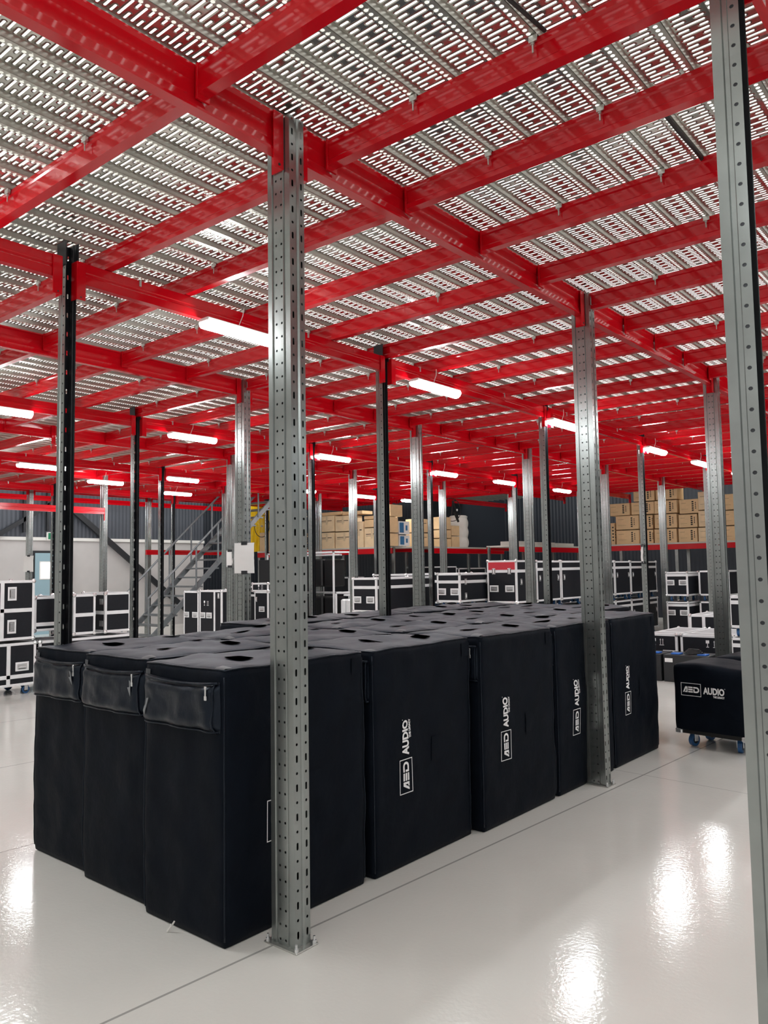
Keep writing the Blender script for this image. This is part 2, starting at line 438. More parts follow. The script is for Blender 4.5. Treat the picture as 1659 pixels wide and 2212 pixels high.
def make_post(r, k):
    x = ROWX[r]; y = post_y(k) + {(2, 0): .030, (5, 1): .085}.get((r, k), 0); dbl = r % 2 == 1
    pos = 'rightmost' if r == 0 else ORD[r + 1]
    nth = 'nearest' if kk_first[r] == k else ORD[k - kk_first[r] + 1]
    kind = 'double grey steel post with slotted outer side' if dbl else 'single grey steel post with dark open inside'
    lab = f'{kind}, {nth} in the {pos} post row' + ('' if r == 0 else ' from right')
    t = thing('rack_post', lab, 'post', (x, y, 0), 0, 'steel posts carrying the mezzanine')
    if dbl:
        ob('post_profile', me_d1, t); ob('post_profile', me_d2, t)
    else:
        pq = ob('post_profile', me_s, t, (.038, 0, 0)); pq.scale = (1.12, .80, 1); ob('head_bracket', me_cap, t, (0, .009, 0)); ob('head_bracket', me_cap, t, (0, .0855, 0))
    ob('base_plate', me_plate, t)
    for dx, dy in ((-.082, -.05), (.082, -.05), (-.082, .05), (.082, .05)): ob('anchor_bolt', me_anchor, t, (dx, dy, 0))
    posts[(r, k)] = t
kk_first = {}
vis = [(r, k) for r in range(10) for k in range(7) if (in_view((ROWX[r], post_y(k), 1.6), 60) or in_view((ROWX[r], post_y(k), 3.4), 60) or in_view((ROWX[r], post_y(k), .2), 40))
       and not (r >= 7 and post_y(k) > 15) and post_y(k) < 19.2 and not (r == 9 and k < 2) and not (r == 6 and k == 5)]
for r, k in vis: kk_first[r] = min(kk_first.get(r, 99), k)
for r, k in vis: make_post(r, k)

# ------------------------------------------------------------------ girders along the post rows
def girder_high(L):          # section for odd rows, joists framed into it; local y from 0 to L
    m = MB()
    pr = [(-.026, .0), (.026, .0), (.026, .012), (.014, .05), (.012, .11), (.018, .150), (.026, .163), (.026, .171), (-.026, .171), (-.026, .163), (-.018, .15), (-.012, .11), (-.014, .05), (-.026, .012)]
    return m.extr(pr, 'y', 0, L, 'red')
def girder_low(L):
    m = MB()
    pr = [(-.024, 0), (.024, 0), (.024, .05), (.021, .056), (.021, .070), (.024, .076), (.024, .127), (-.024, .127)]
    return m.extr(pr, 'y', 0, L, 'red')
LG = DY - .10
me_gh = girder_high(LG).mesh('beam_profile'); me_gl = girder_low(LG).mesh('beam_profile')
mm = MB(); mm.box(-.034, -.006, -.075, .034, 0, .171, 'red', .001).box(.030, -.006, -.075, .036, .05, .171, 'red', .001); mm.cyl((.033, .02, -.06), 'x', .006, .006, 'ink', 8); me_br1 = mm.mesh('end_bracket')
mm = MB(); mm.box(-.03, -.006, -.10, .032, 0, .127, 'red', .001).box(.028, -.006, -.10, .034, .05, .127, 'red', .001); mm.cyl((.031, .02, -.085), 'x', .005, .005, 'ink', 8); me_br2 = mm.mesh('end_bracket')
me_hook = MB().box(-.006, -.008, .110, .030, .008, .134, 'galv', .001).box(.024, -.008, .09, .030, .008, .13, 'galv', .001).mesh('beam_clip')
def bname(k, r):
    f = kk_first.get(r, 0)
    return k - f
for r in range(10):
    hi = r % 2 == 1
    for k in range(-1, 6):
        ya = post_y(k) + .05
        if r >= 7 and ya > 15: continue
        if not (in_view((ROWX[r], ya, 3.3), 200) or in_view((ROWX[r], ya + LG, 3.3), 200) or in_view((ROWX[r], ya + LG / 2, 3.3), 100)): continue
        x = ROWX[r] + (0 if hi else .045); z = 3.276 if hi else 3.198
        pos = 'rightmost' if r == 0 else ORD[r + 1]
        lab = f'long red beam along the {pos} post row' + ('' if r == 0 else ' from right') + f', {ORD[k + 2]} span from camera'
        g = thing('main_beam', lab, 'beam', (x, ya, z), 0, 'long red beams along the post rows')
        ob('beam_profile', me_gh if hi else me_gl, g)
        b = ob('end_bracket', me_br1 if hi else me_br2, g)
        b = ob('end_bracket', me_br1 if hi else me_br2, g, (0, LG, 0)); b.scale = (1, -1, 1)
        if not hi and k in (0, 1, 2):
            ob('beam_clip', me_hook, g, (0, .42, 0)); ob('beam_clip', me_hook, g, (0, 1.9, 0))

# ------------------------------------------------------------------ joists crossing between odd rows
JY = [-.42, .30, 1.05, 1.79, 2.51, 3.09, 3.80, 4.49, 5.20, 5.88, 6.53, 7.24, 7.95]
while JY[-1] < 19.0: JY.append(JY[-1] + .70)
def joist_mesh(L):
    m = MB()
    pr = [(0, 0), (.052, 0), (.052, .118), (0, .118), (0, .095), (.007, .088), (.007, .032), (0, .024)]
    return m.extr(pr, 'x', 0, L, 'red')
spans = [(ROWX[1] + .028, 1.30), (ROWX[3] + .028, ROWX[1] - .028), (ROWX[5] + .028, ROWX[3] - .028), (ROWX[7] + .028, ROWX[5] - .028), (ROWX[9] + .028, ROWX[7] - .028)]
sn = ['to the right of the second post row', 'between the second and fourth post rows', 'between the fourth and sixth post rows', 'between the sixth and eighth post rows', 'between the eighth and tenth post rows']
me_j = {}
mm = MB(); mm.box(-.014, -.016, .100, .014, -.001, .122, 'galv', .002); mm.cyl((0, -.012, .055), 'z', .0035, .06, 'galv', 6).cyl((0, -.012, .086), 'z', .008, .008, 'galv', 6)
mm.box(-.012, -.022, .092, .022, -.018, .116, 'galv'); me_clamp = mm.mesh('deck_clamp')
me_endp = MB().box(-.0, -.004, -.02, .012, .058, .122, 'red', .001).mesh('end_plate')
rng = random.Random(5)
for si, (xa, xb) in enumerate(spans):
    L = xb - xa; me_j[si] = joist_mesh(L).mesh('joist_profile'); n = 0
    for yj in JY:
        if si >= 3 and yj > 17.4: continue
        ok = any(in_view((xa + L * t, yj, 3.38), 30) for t in (0, .25, .5, .75, 1))
        if not ok: continue
        n += 1
        g = thing('floor_joist', f'red cross joist {sn[si]}, {ORD[n]} from camera', 'joist', (xa, yj, 3.329), 0, 'red cross joists under the perforated deck')
        ob('joist_profile', me_j[si], g)
        ob('end_plate', me_endp, g); ob('end_plate', me_endp, g, (L - .012, 0, 0))
        if -0.2 < yj:
            for t in sorted(rng.sample([.12, .3, .45, .62, .8], 3)):
                ob('deck_clamp', me_clamp, g, (round((xa + t * L) / PITCHX) * PITCHX - xa - .02, 0, 0))

# ------------------------------------------------------------------ fluorescent battens hanging under the even rows
def lamp_meshes(L=.68):
    h = MB().box(-.05, 0, .024, .05, L, .052, 'whitepl', .006).mesh('lamp_housing')
    pr = [(.056 * math.sin(a), .028 - .050 * math.cos(a)) for a in [math.pi * (-.5 + i / 8) for i in range(9)]]
    d = MB().extr(pr, 'y', .008, L - .008, 'tube').mesh('lamp_diffuser')
    c = MB().tube([(0, .30, .05), (.004, .31, .085), (.012, .33, .14), (.0, .35, .20)], .0028, 'cordw', 6).mesh('power_cord')
    return h, d, c
LH, LD, LC = lamp_meshes()
LAMPS = [(-4.17, y) for y in (.85, 3.20, 5.5, 8.05, 10.95, 12.98, 15.2)] + [(-7.93, y) for y in (3.22, 5.59, 8.11, 10.97, 13.0, 15.45)] + \
        [(-11.7, y) for y in (3.2, 5.55, 8.17, 11.2, 13.15, 14.9)] + [(-12.95, 7.42), (-13.85, 9.62), (-.52, -2.2), (-.52, .3), (-.52, 5.6), (-.52, 8.2), (-.52, 11.0), (3.0, 3.2), (3.0, 8.2), (3.0, -1.5)]
lrow = {-4.17: 'third', -7.93: 'fifth', -11.7: 'seventh', -12.95: 'eighth', -13.85: 'ninth', -.52: 'rightmost', 3.0: 'outer right'}
cnt = {}
for (x, y) in LAMPS:
    r = lrow[x]; cnt[r] = cnt.get(r, 0) + 1
    t = thing('batten_lamp', f'lit white batten lamp hanging along the {r} post row, {ORD[cnt[r]]} from camera', 'lamp', (x, y, 3.135), 0, 'lit batten lamps under the mezzanine')
    ob('lamp_housing', LH, t); ob('lamp_diffuser', LD, t); ob('power_cord', LC, t)

# ------------------------------------------------------------------ lettering
def text_tris(body, size, off=0.0, target=None):
    c = bpy.data.curves.new('t', 'FONT'); c.body = body; c.size = size; c.offset = off; c.resolution_u = 3
    o = bpy.data.objects.new('t', c); COL.objects.link(o)
    dg = bpy.context.evaluated_depsgraph_get(); ev = o.evaluated_get(dg); me = bpy.data.meshes.new_from_object(ev)
    V = [(v.co.x, v.co.y) for v in me.vertices]; Fc = [tuple(p.vertices) for p in me.polygons]
    bpy.data.objects.remove(o); bpy.data.curves.remove(c); bpy.data.meshes.remove(me)
    x0 = min(v[0] for v in V); x1 = max(v[0] for v in V); y0 = min(v[1] for v in V)
    k = (target / (x1 - x0)) if target else 1
    return [((v[0] - x0) * k, v[1]) for v in V], Fc
def logo_2d():
    V, Fc = [], []
    def add(vs, fs, dx=0, dy=0):
        i = len(V); V.extend([(a + dx, b + dy) for a, b in vs]); Fc.extend([tuple(i + k for k in f) for f in fs])
    def quad(*p): add(p, [tuple(range(len(p)))])
    W, H_, t = .172, .106, .0042
    quad((0, 0), (W, 0), (W, t), (0, t)); quad((0, H_ - t), (W, H_ - t), (W, H_), (0, H_))
    quad((0, t), (t, t), (t, H_ - t), (0, H_ - t)); quad((W - t, t), (W, t), (W, H_ - t), (W - t, H_ - t))
    x, y, h = .016, .029, .048
    def Q(*p): quad(*[(x + a * h, y + b * h) for a, b in p])
    Q((0, 0), (.26, 0), (.62, .72), (.62, 1), (.46, 1)); Q((.62, .30), (.86, .30), (.86, 1), (.62, 1)); Q((.62, .0), (.86, .0), (.86, .30), (.62, .30)); Q((.36, 0), (.62, 0), (.62, .2), (.45, .2))
    for b0, b1 in ((0, .25), (.375, .625), (.75, 1)): Q((.98, b0), (1.78, b0), (1.78, b1), (.98, b1))
    for b0, b1 in ((0, .25), (.75, 1)): Q((1.9, b0), (2.45, b0), (2.45, b1), (1.9, b1))
    Q((1.9, .25), (2.12, .25), (2.12, .60), (1.9, .60))
    arc = [(2.45 + .5 * math.sin(a), .5 - .5 * math.cos(a)) for a in [math.pi * i / 8 for i in range(9)]]
    inn = [(2.45 + .25 * math.sin(a), .5 - .25 * math.cos(a)) for a in [math.pi * i / 8 for i in range(9)]]
    for i in range(8): Q(arc[i], arc[i + 1], inn[i + 1], inn[i])
    v, f = text_tris('AUDIO', .072, .0032, .176); add(v, f, .190, .030)
    v, f = text_tris('THE LEGACY', .021, .0011, .094); add(v, f, .272, .004)
    quad((.368, .080), (.373, .080), (.373, .085), (.368, .085))
    return V, Fc
LV, LF = logo_2d()

# ------------------------------------------------------------------ padded covers on tall speakers
BW, BD, BH = .564, .842, 1.10
def bag_disp(p, nrm, seed):
    """outward offset of the padded cover at a surface point"""
    x, y, z = p; q = Vector((x * 1.6 + seed * 7.3, y * 1.6 - seed * 3.1, z * 1.4 + seed))
    d = .008 * noise.noise(q * 1.6) + .008 * noise.noise(q * 4.3) + .0030 * noise.noise(q * 10)
    up = max(0.0, min(1.0, (z - .35) / .7))
    if abs(nrm.z) < .5:
        fr = (x if abs(nrm.y) > .5 else y)
        fold = math.sin(fr * 31 + 5 * noise.noise(Vector((fr * 2, z * 2, seed)))+ (1.08 - z) * 5)
        d += .0042 * up * fold * (.35 + noise.noise(Vector((fr * 3, seed, z))) )
        cr = 1 - abs(2 * math.fmod(abs(z * 3.1 + fr * 2.3 + seed * .37), 1.0) - 1)
        d += .004 * max(0, cr - .82) / .18 * (1 - up) * .6
        d += .003 * math.sin(max(0, min(1, z / 1.08)) * math.pi)
        cd = min(BD / 2 - abs(y) if abs(nrm.x) > .5 else BW / 2 - abs(x), .12) / .12
        d += .003 * cd
    else:
        e = min(BW / 2 - abs(x), BD / 2 - abs(y)); e = max(0, min(1, e / .1))
        d += .022 * e * (.6 + .8 * noise.noise(Vector((x * 3 + seed, y * 3, 2)))) + .0025 * math.sin(y * 24 + x * 7 + seed)
    return d
def bag_point(p, seed, r=.015, disp=True):
    hx, hy = BW / 2, BD / 2
    c = Vector((max(-hx + r, min(hx - r, p.x)), max(-hy + r, min(hy - r, p.y)), max(r, min(BH - r, p.z))))
    d = p - c
    nrm = d.normalized() if d.length > 1e-6 else Vector((0, 0, 1))
    s_ = c + nrm * r
    if disp:
        k = min(1, max(0, s_.z / .05))
        s_ = s_ + nrm * bag_disp(s_, nrm, seed) * k
        lift = max(0, (.09 - s_.z) / .09)
        s_.x *= 1 - .004 * lift; s_.y *= 1 - .004 * lift
        if s_.z < .008: s_.z = .004
    return s_
def grid_faces(fn, nu, nv, V, Fc, mi, m):
    i = len(V)
    for b in range(nv + 1):
        for a in range(nu + 1): V.append(fn(a / nu, b / nv))
    for b in range(nv):
        for a in range(nu):
            k = i + b * (nu + 1) + a; Fc.append((k, k + 1, k + nu + 2, k + nu + 1)); mi.append(m)
def make_bag_mesh(seed):
    V, Fc, mi = [], [], []
    hx, hy = BW / 2, BD / 2; nx, ny, nz = 20, 28, 36
    P = lambda x, y, z: tuple(bag_point(Vector((x, y, z)), seed))
    L = lambda a, b, t: a + (b - a) * t
    grid_faces(lambda u, v: P(L(-hx, hx, u), -hy, L(0, BH, v)), nx, nz, V, Fc, mi, 0)
    grid_faces(lambda u, v: P(L(hx, -hx, u), hy, L(0, BH, v)), nx, nz, V, Fc, mi, 0)
    grid_faces(lambda u, v: P(hx, L(-hy, hy, u), L(0, BH, v)), ny, nz, V, Fc, mi, 0)
    grid_faces(lambda u, v: P(-hx, L(hy, -hy, u), L(0, BH, v)), ny, nz, V, Fc, mi, 0)
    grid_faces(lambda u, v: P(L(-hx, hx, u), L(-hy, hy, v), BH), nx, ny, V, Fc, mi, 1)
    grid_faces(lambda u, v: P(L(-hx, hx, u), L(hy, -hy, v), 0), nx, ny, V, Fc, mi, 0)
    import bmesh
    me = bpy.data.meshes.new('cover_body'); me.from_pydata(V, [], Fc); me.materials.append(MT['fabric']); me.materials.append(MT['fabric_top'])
    me.polygons.foreach_set('material_index', mi); me.polygons.foreach_set('use_smooth', [True] * len(Fc))
    bm = bmesh.new(); bm.from_mesh(me); bmesh.ops.remove_doubles(bm, verts=bm.verts, dist=.0008); bm.to_mesh(me); bm.free()
    return me
def surf_patch(seed, side, quads, mt, off, name, n=6):
    """thin sewn-on patch that follows the cover; quads in face coordinates (u,v)"""
    V, Fc = [], []
    for (u0, v0, u1, v1) in quads:
        i = len(V)
        for b in range(n + 1):
            for a in range(n + 1):
                V.append(bag_on(seed, side, u0 + (u1 - u0) * a / n, v0 + (v1 - v0) * b / n, off))
        for b in range(n):
            for a in range(n):
                k = i + b * (n + 1) + a; Fc.append((k, k + 1, k + n + 2, k + n + 1))
    me = bpy.data.meshes.new(name); me.from_pydata(V, [], Fc); me.materials.append(MT[mt])
    me.polygons.foreach_set('use_smooth', [True] * len(Fc)); return me
def bag_on(seed, side, u, v, off):
    hx, hy = BW / 2, BD / 2
    p, nrm = {'x': (Vector((hx, u, v)), Vector((1, 0, 0))), 'y': (Vector((u, -hy, v)), Vector((0, -1, 0))), 'z': (Vector((u, v, BH)), Vector((0, 0, 1)))}[side]
    return tuple(bag_point(p, seed) + nrm * off)
def handle_slot(seed, cx, cy, wx=.064, wy=.044):  # no hole cut: a black patch on the lid paints the slot's inner shade
    V, Fc = [], []; n = 14
    V.append(bag_on(seed, 'z', cx, cy, .004))
    for i in range(n):
        a = 2 * math.pi * i / n; s_ = abs(math.cos(a)) ** .38 * (1 if math.cos(a) > 0 else -1); t = abs(math.sin(a)) ** .38 * (1 if math.sin(a) > 0 else -1)
        V.append(bag_on(seed, 'z', cx + wx * s_, cy + wy * t, .0045))
    for i in range(n): Fc.append((0, 1 + i, 1 + (i + 1) % n))
    me = bpy.data.meshes.new('handle_slot'); me.from_pydata(V, [], Fc); me.materials.append(MT['slot_shade']); return me
def bag_logo(seed, y0=-.235, z0=.362):
    V = [bag_on(seed, 'x', y0 + .106 - b, z0 + a, .0045) for a, b in LV]
    me = bpy.data.meshes.new('logo'); me.from_pydata(V, [], LF); me.materials.append(MT['logo']); return me
def piping(seed):
    m = MB(); hx, hy = BW / 2, BD / 2
    def line(fn, n=26): m.tube([fn(i / n) for i in range(n + 1)], .0035, 'vinyl', 6)
    zt = BH
    pts = []
    for (a, b) in (((-hx, -hy), (hx, -hy)), ((hx, -hy), (hx, hy)), ((hx, hy), (-hx, hy)), ((-hx, hy), (-hx, -hy))):
        for i in range(22):
            t = i / 22; pts.append(tuple(bag_point(Vector((a[0] + (b[0] - a[0]) * t, a[1] + (b[1] - a[1]) * t, zt)), seed)))
    pts.append(pts[0]); m.tube(pts, .0042, 'vinyl', 6)
    for sx, sy in ((1, -1), (1, 1), (-1, -1)):
        pts = [tuple(bag_point(Vector((sx * hx, sy * hy, .03 + (zt - .06) * i / 30)), seed)) for i in range(31)]
        m.tube(pts, .0036, 'vinyl', 6)
    return m.mesh('piping', True)
def pocket(seed, dep=1.0):
    V, Fc, mi = [], [], []; n1, n2 = 26, 14
    def fn(u, v):
        x = -BW / 2 + .03 + (BW - .045) * u; z = .845 + .205 * v
        e = min(u, 1 - u, .09) / .09; f = min(v, 1 - v, .16) / .16
        d = .046 * math.sqrt(max(0, e)) * math.sqrt(max(0, f)) if (e < 1 or f < 1) else .046
        d += .010 * noise.noise(Vector((x * 9 + seed * 5, z * 9, seed))) + .006 * noise.noise(Vector((x * 22, z * 22 + seed, 3)))
        d += .006 * (1 - v)
        sag = .014 * math.sin(math.pi * u) * v
        p = bag_on(seed, 'y', x, z - sag, 0)
        return (p[0], min(p[1], -BD / 2 - .004) - max(0.0015, dep * d * (1 if 0 < u < 1 and 0 < v < 1 else 0)), p[2])
    grid_faces(fn, n1, n2, V, Fc, mi, 0)
    me = bpy.data.meshes.new('front_pocket'); me.from_pydata(V, [], Fc); me.materials.append(MT['vinyl'])
    me.polygons.foreach_set('use_smooth', [True] * len(Fc))
    z = MB()
    top = [(a[0], a[1] - .012, a[2] + .004) for a in [fn(u, .97) for u in [i / 16 for i in range(17)]]]
    z.tube(top, .006, 'vinyl', 6); bot = [(a[0], a[1] - .006, a[2]) for a in [fn(u, .03) for u in [i / 16 for i in range(17)]]]
    z.tube(bot, .0045, 'vinyl', 6)
    sd = [(a[0], a[1] - .008, a[2]) for a in [fn(.975, v / 8) for v in range(9)]]; z.tube(sd, .0045, 'vinyl', 6)
    return me, z.mesh('zipper', True), fn
me_pull = MB().box(-.005, -.006, -.012, .005, 0, 0, 'chrome', .001).box(-.004, -.005, -.05, .004, -.001, -.012, 'chrome', .001).box(-.007, -.0055, -.056, .007, -.0005, -.038, 'chrome', .001).mesh('zipper_pull')
ms = {}
SEEDS = [1.0, 2.7, 4.4, 6.1]
for s_ in SEEDS:
    pk, zp, pf = pocket(s_); pk2, zp2, pf2 = pocket(s_, .35)
    ms[s_] = dict(body=make_bag_mesh(s_), logo=bag_logo(s_), slots=[handle_slot(s_, .02, -.13), handle_slot(s_, -.14, .17, .055, .036), handle_slot(s_, .12, .18, .055, .036)],
                  patch=surf_patch(s_, 'x', [(.045, .475, .165, .605)], 'fabric', .004, 'sewn_patch'), corner=surf_patch(s_, 'z', [(.215, -.425, .275, -.375)], 'cornergrey', .0035, 'corner_patch', 3),
                  corner2=surf_patch(s_, 'y', [(-.28, 1.005, -.235, 1.07)], 'cornergrey', .004, 'corner_patch', 3),
                  tab=surf_patch(s_, 'x', [(.335, 1.0, .425, 1.075)], 'fabric', .004, 'sewn_tab'), pipe=piping(s_), pk=pk, zp=zp, pf=pf, pk2=pk2, zp2=zp2, pf2=pf2)
def tri_mark(seed, u, v, flip):
    pf = ms[seed]['pf']; pts = [(-.5, -.35), (.0, -.6), (.45, .55), (.1, .5), (.12, .1), (-.12, .0)] if flip else [(-.1, .6), (.2, .5), (.35, -.5), (-.3, .1), (.05, .12)]
    sc_u, sc_v = .055, .22; V = []
    for a, b in pts:
        q = pf(min(.97, u + a * sc_u * 1.6), min(.95, max(.05, v + b * sc_v * 1.5))); V.append((q[0], q[1] - .006, q[2]))
    me = bpy.data.meshes.new('reflective_mark'); me.from_pydata(V, [], [tuple(range(len(V)))]); me.materials.append(MT['reflect']); return me
cellname = ['right column', 'second column from right', 'third column from right', 'fourth column from right']
rowname = ['nearest', 'second', 'third', 'fourth', 'fifth', 'farthest']
bi = 0
XE = [-2.555, -3.15, -3.742, -4.32]
for j in range(6):
    for i in range(4):
        if i == 0 and j == 5: continue
        if i == 3 and j < 2: continue
        s_ = SEEDS[(i * 2 + j * 3 + (i * j)) % 4]; jr = random.Random(i * 10 + j)
        x1 = [-2.56, -3.158, -3.745, -4.47][i] + [0, .03, .08, .10, .10, .10][j] + jr.uniform(-.004, .004)
        y0 = 2.078 + .893 * j + [0, .05, .09, .11][i] + jr.uniform(-.006, .006)
        if (i, j) == (0, 0): x1, y0 = -2.555, 2.078
        cx, cy = x1 - BW / 2 - .006, y0 + BD / 2
        q = ms[s_]
        desc = ('with zipped pocket at near corner' if (i, j) == (0, 0) else 'with zipped front pocket' if j == 0 else 'with white AED AUDIO print' if i == 0 else 'seen mostly by its lid')
        t = thing('covered_speaker', f'tall black padded cover {desc}, {rowname[j]} row, {cellname[i].split(" from")[0]}'.replace(', fourth column', ', leftmost column'), 'padded cover', (cx, cy, 0), -.012 + jr.uniform(-.003, .003), 'tall black padded covers standing in a block')
        ob('cover_body', q['body'], t); ob('piping', q['pipe'], t)
        for sl in q['slots']: ob('handle_slot', sl, t)
        ob('corner_patch', q['corner'], t)
        if i == 0:
            lg = ob('logo', q['logo'], t, (0, .03 if j == 0 else 0, 0)); lg['label'] = 'white printed lettering reading AED AUDIO THE LEGACY'
            ob('sewn_patch', q['patch'], t); ob('sewn_tab', q['tab'], t)
        if i in (0, 1, 2):
            pp = ob('front_pocket', q['pk' if j == 0 else 'pk2'], t); ob('zipper', q['zp' if j == 0 else 'zp2'], pp)
            e = q['pf' if j == 0 else 'pf2'](.93, .93); z = ob('zipper_pull', me_pull, pp, (e[0] - (.01 if i else .0), e[1] - .018, e[2] + .004)); z['label'] = 'bright metal zip pull'
            if j == 0:
                mk = ob('reflective_mark', tri_mark(s_, *((.12, .38, True) if i == 0 else (.88, .62, False))), pp); mk['label'] = 'grey reflective triangular mark'
                ob('corner_patch', q['corner2'], t)

# ------------------------------------------------------------------ flight cases
_c = {}
def me_handle():
    if 'h' not in _c:
        d = MB(); d.box(-.085, -.004, -.055, .085, .0, .055, 'alu', .003); d.box(-.062, -.0065, -.036, .062, -.0035, .034, 'chrome', .002)
        g = MB().box(-.045, -.012, -.022, .045, -.006, .000, 'chrome', .003).box(-.045, -.0075, -.030, .045, -.0060, -.022, 'ink')
        _c['h'] = (d.mesh('handle'), g.mesh('grip'))
    return _c['h']
def me_latch():
    if 'l' not in _c:
        _c['l'] = MB().box(-.032, -.004, -.05, .032, 0, .05, 'chrome', .003).box(-.014, -.012, -.03, .014, -.004, .03, 'alu', .003).box(-.026, -.0055, -.038, -.018, -.0035, .038, 'ink').box(.018, -.0055, -.038, .026, -.0035, .038, 'ink').mesh('latch')
    return _c['l']
def me_ball():
    if 'b' not in _c:
        m = MB(); n = 6
        for k in range(n):
            for l in range(n):
                def P(a, b):
                    th = math.pi * a / n; ph = 2 * math.pi * b / n
                    return (.030 * math.sin(th) * math.cos(ph), .030 * math.sin(th) * math.sin(ph), .030 * math.cos(th))
                m.face([P(k, l), P(k + 1, l), P(k + 1, l + 1), P(k, l + 1)], 'chrome')
        _c['b'] = m.mesh('ball_corner', True)
    return _c['b']
def me_caster(blue=True):
    key = 'cb' if blue else 'ck'
    if key not in _c:
        f = MB().box(-.045, -.04, -.008, .045, .04, 0, 'chrome', .002).box(-.026, -.022, -.07, -.021, .022, -.006, 'chrome', .001).box(.021, -.022, -.07, .026, .022, -.006, 'chrome', .001).cyl((-.028, 0, -.062), 'x', .007, .056, 'chrome', 8)
        w_ = MB().cyl((-.016, 0, -.062), 'x', .050, .032, 'blue' if blue else 'rubber', 20).cyl((-.018, 0, -.062), 'x', .028, .036, 'chrome' if not blue else 'rubber', 14)
        _c[key] = (f.mesh('caster'), w_.mesh('wheel', False))
    return _c[key]
def case_meshes(sx, sy, sz, hb, vb, mats, top):
    key = (sx, sy, sz, tuple(hb), tuple(vb), mats, top)
    if key in _c: return _c[key]
    m = MB(); t = .032; e = .004
    m.box(-sx / 2 + e, -sy / 2 + e, e, sx / 2 - e, sy / 2 - e, sz - e, mats)
    if top: m.box(-sx / 2 + .01, -sy / 2 + .01, sz - e - .001, sx / 2 - .01, sy / 2 - .01, sz - e + .0008, top)
    body = m.mesh('case_body')
    f = MB()
    X = (-sx / 2, sx / 2); Y = (-sy / 2, sy / 2)
    for a in (0, 1):
        for b in (0, 1):
            x0 = X[a] - (0 if a == 0 else t); y0 = Y[b] - (0 if b == 0 else t)
            f.box(x0, y0, 0, x0 + t, y0 + t, sz, 'alu', .003)
            z0 = 0 if b == 0 else sz - t
            f.box(x0, -sy / 2, z0, x0 + t, sy / 2, z0 + t, 'alu', .003)
            f.box(-sx / 2, y0, 0 if a == 0 else sz - t, sx / 2, y0 + t, (0 if a == 0 else sz - t) + t, 'alu', .003)
    for z in hb: f.box(-sx / 2 - .001, -sy / 2 - .001, z - .024, sx / 2 + .001, sy / 2 + .001, z + .024, 'alu', .002)
    for (ax, p) in vb:
        if ax == 'x': f.box(p - .024, -sy / 2 - .001, 0, p + .024, sy / 2 + .001, sz, 'alu', .002)
        else: f.box(-sx / 2 - .001, p - .024, 0, sx / 2 + .001, p + .024, sz, 'alu', .002)
    _c[key] = (body, f.mesh('edge_trim')); return _c[key]
def face_tf(face, u, v, sx, sy):
    return {'-y': ((u, -sy / 2 - .001, v), 0), '+x': ((sx / 2 + .001, u, v), math.pi / 2), '+y': ((u, sy / 2 + .001, v), math.pi), '-x': ((-sx / 2 - .001, u, v), -math.pi / 2)}[face]
def flight_case(label, x0, x1, y0, y1, z0, z1, hb=(), vb=(), handles=(), latches=(), casters=True, mats='laminate', top=None, blue=True, group='flight cases around the speaker covers', balls=True, rot=0, icons=None):
    if casters and z0 < .14: z1 += .112 - z0; z0 = .112
    sx, sy, sz = round(x1 - x0, 3), round(y1 - y0, 3), round(z1 - z0, 3)
    t = thing('flight_case', label, 'flight case', ((x0 + x1) / 2, (y0 + y1) / 2, z0), rot, group)
    b, f = case_meshes(sx, sy, sz, hb, vb, mats, top)
    ob('case_body', b, t); ob('edge_trim', f, t)
    if balls:
        for a in (-1, 1):
            for c in (-1, 1):
                for z in (.012, sz - .012): ob('ball_corner', me_ball(), t, (a * (sx / 2 - .012), c * (sy / 2 - .012), z))
    for h in handles:
        l, r = face_tf(h[0], h[1], h[2], sx, sy)
        o = ob('handle', me_handle()[0], t, l, (0, math.pi / 2 if len(h) > 3 else 0, 0) if h[0] == '-y' else (math.pi / 2 * 0, 0, r))
        if len(h) > 3 and h[0] != '-y':
            o.rotation_euler = (Matrix.Rotation(r, 4, 'Z') @ Matrix.Rotation(math.pi / 2, 4, 'Y')).to_euler()
        ob('grip', me_handle()[1], o)
    for h in latches:
        l, r = face_tf(h[0], h[1], h[2], sx, sy); ob('latch', me_latch(), t, l, r)
    if casters:
        for a in (-1, 1):
            for c in (-1, 1):
                o = ob('caster', me_caster(blue)[0], t, (a * (sx / 2 - .09), c * (sy / 2 - .09), 0)); ob('wheel', me_caster(blue)[1], o)
    if icons:
        m = MB()
        for (u, v) in icons:
            y = -sy / 2 - .0025
            gx = u - .05
            m.box(gx - .022, y, v + .01, gx + .022, y + .001, v + .05, 'logo'); m.box(gx - .004, y, v - .035, gx + .004, y + .001, v + .01, 'logo'); m.box(gx - .018, y, v - .043, gx + .018, y + .001, v - .035, 'logo')
            for k in (.035, .068):
                m.box(u + k - .003, y, v - .03, u + k + .003, y + .001, v + .035, 'logo'); m.face([(u + k - .010, y, v + .028), (u + k + .010, y, v + .028), (u + k, y, v + .05)], 'logo')
            m.box(u + .02, y, v - .043, u + .083, y + .001, v - .036, 'logo')
        ob('transport_symbols', m.mesh('transport_symbols'), t)['label'] = 'white glass and arrow transport symbols'
    return t
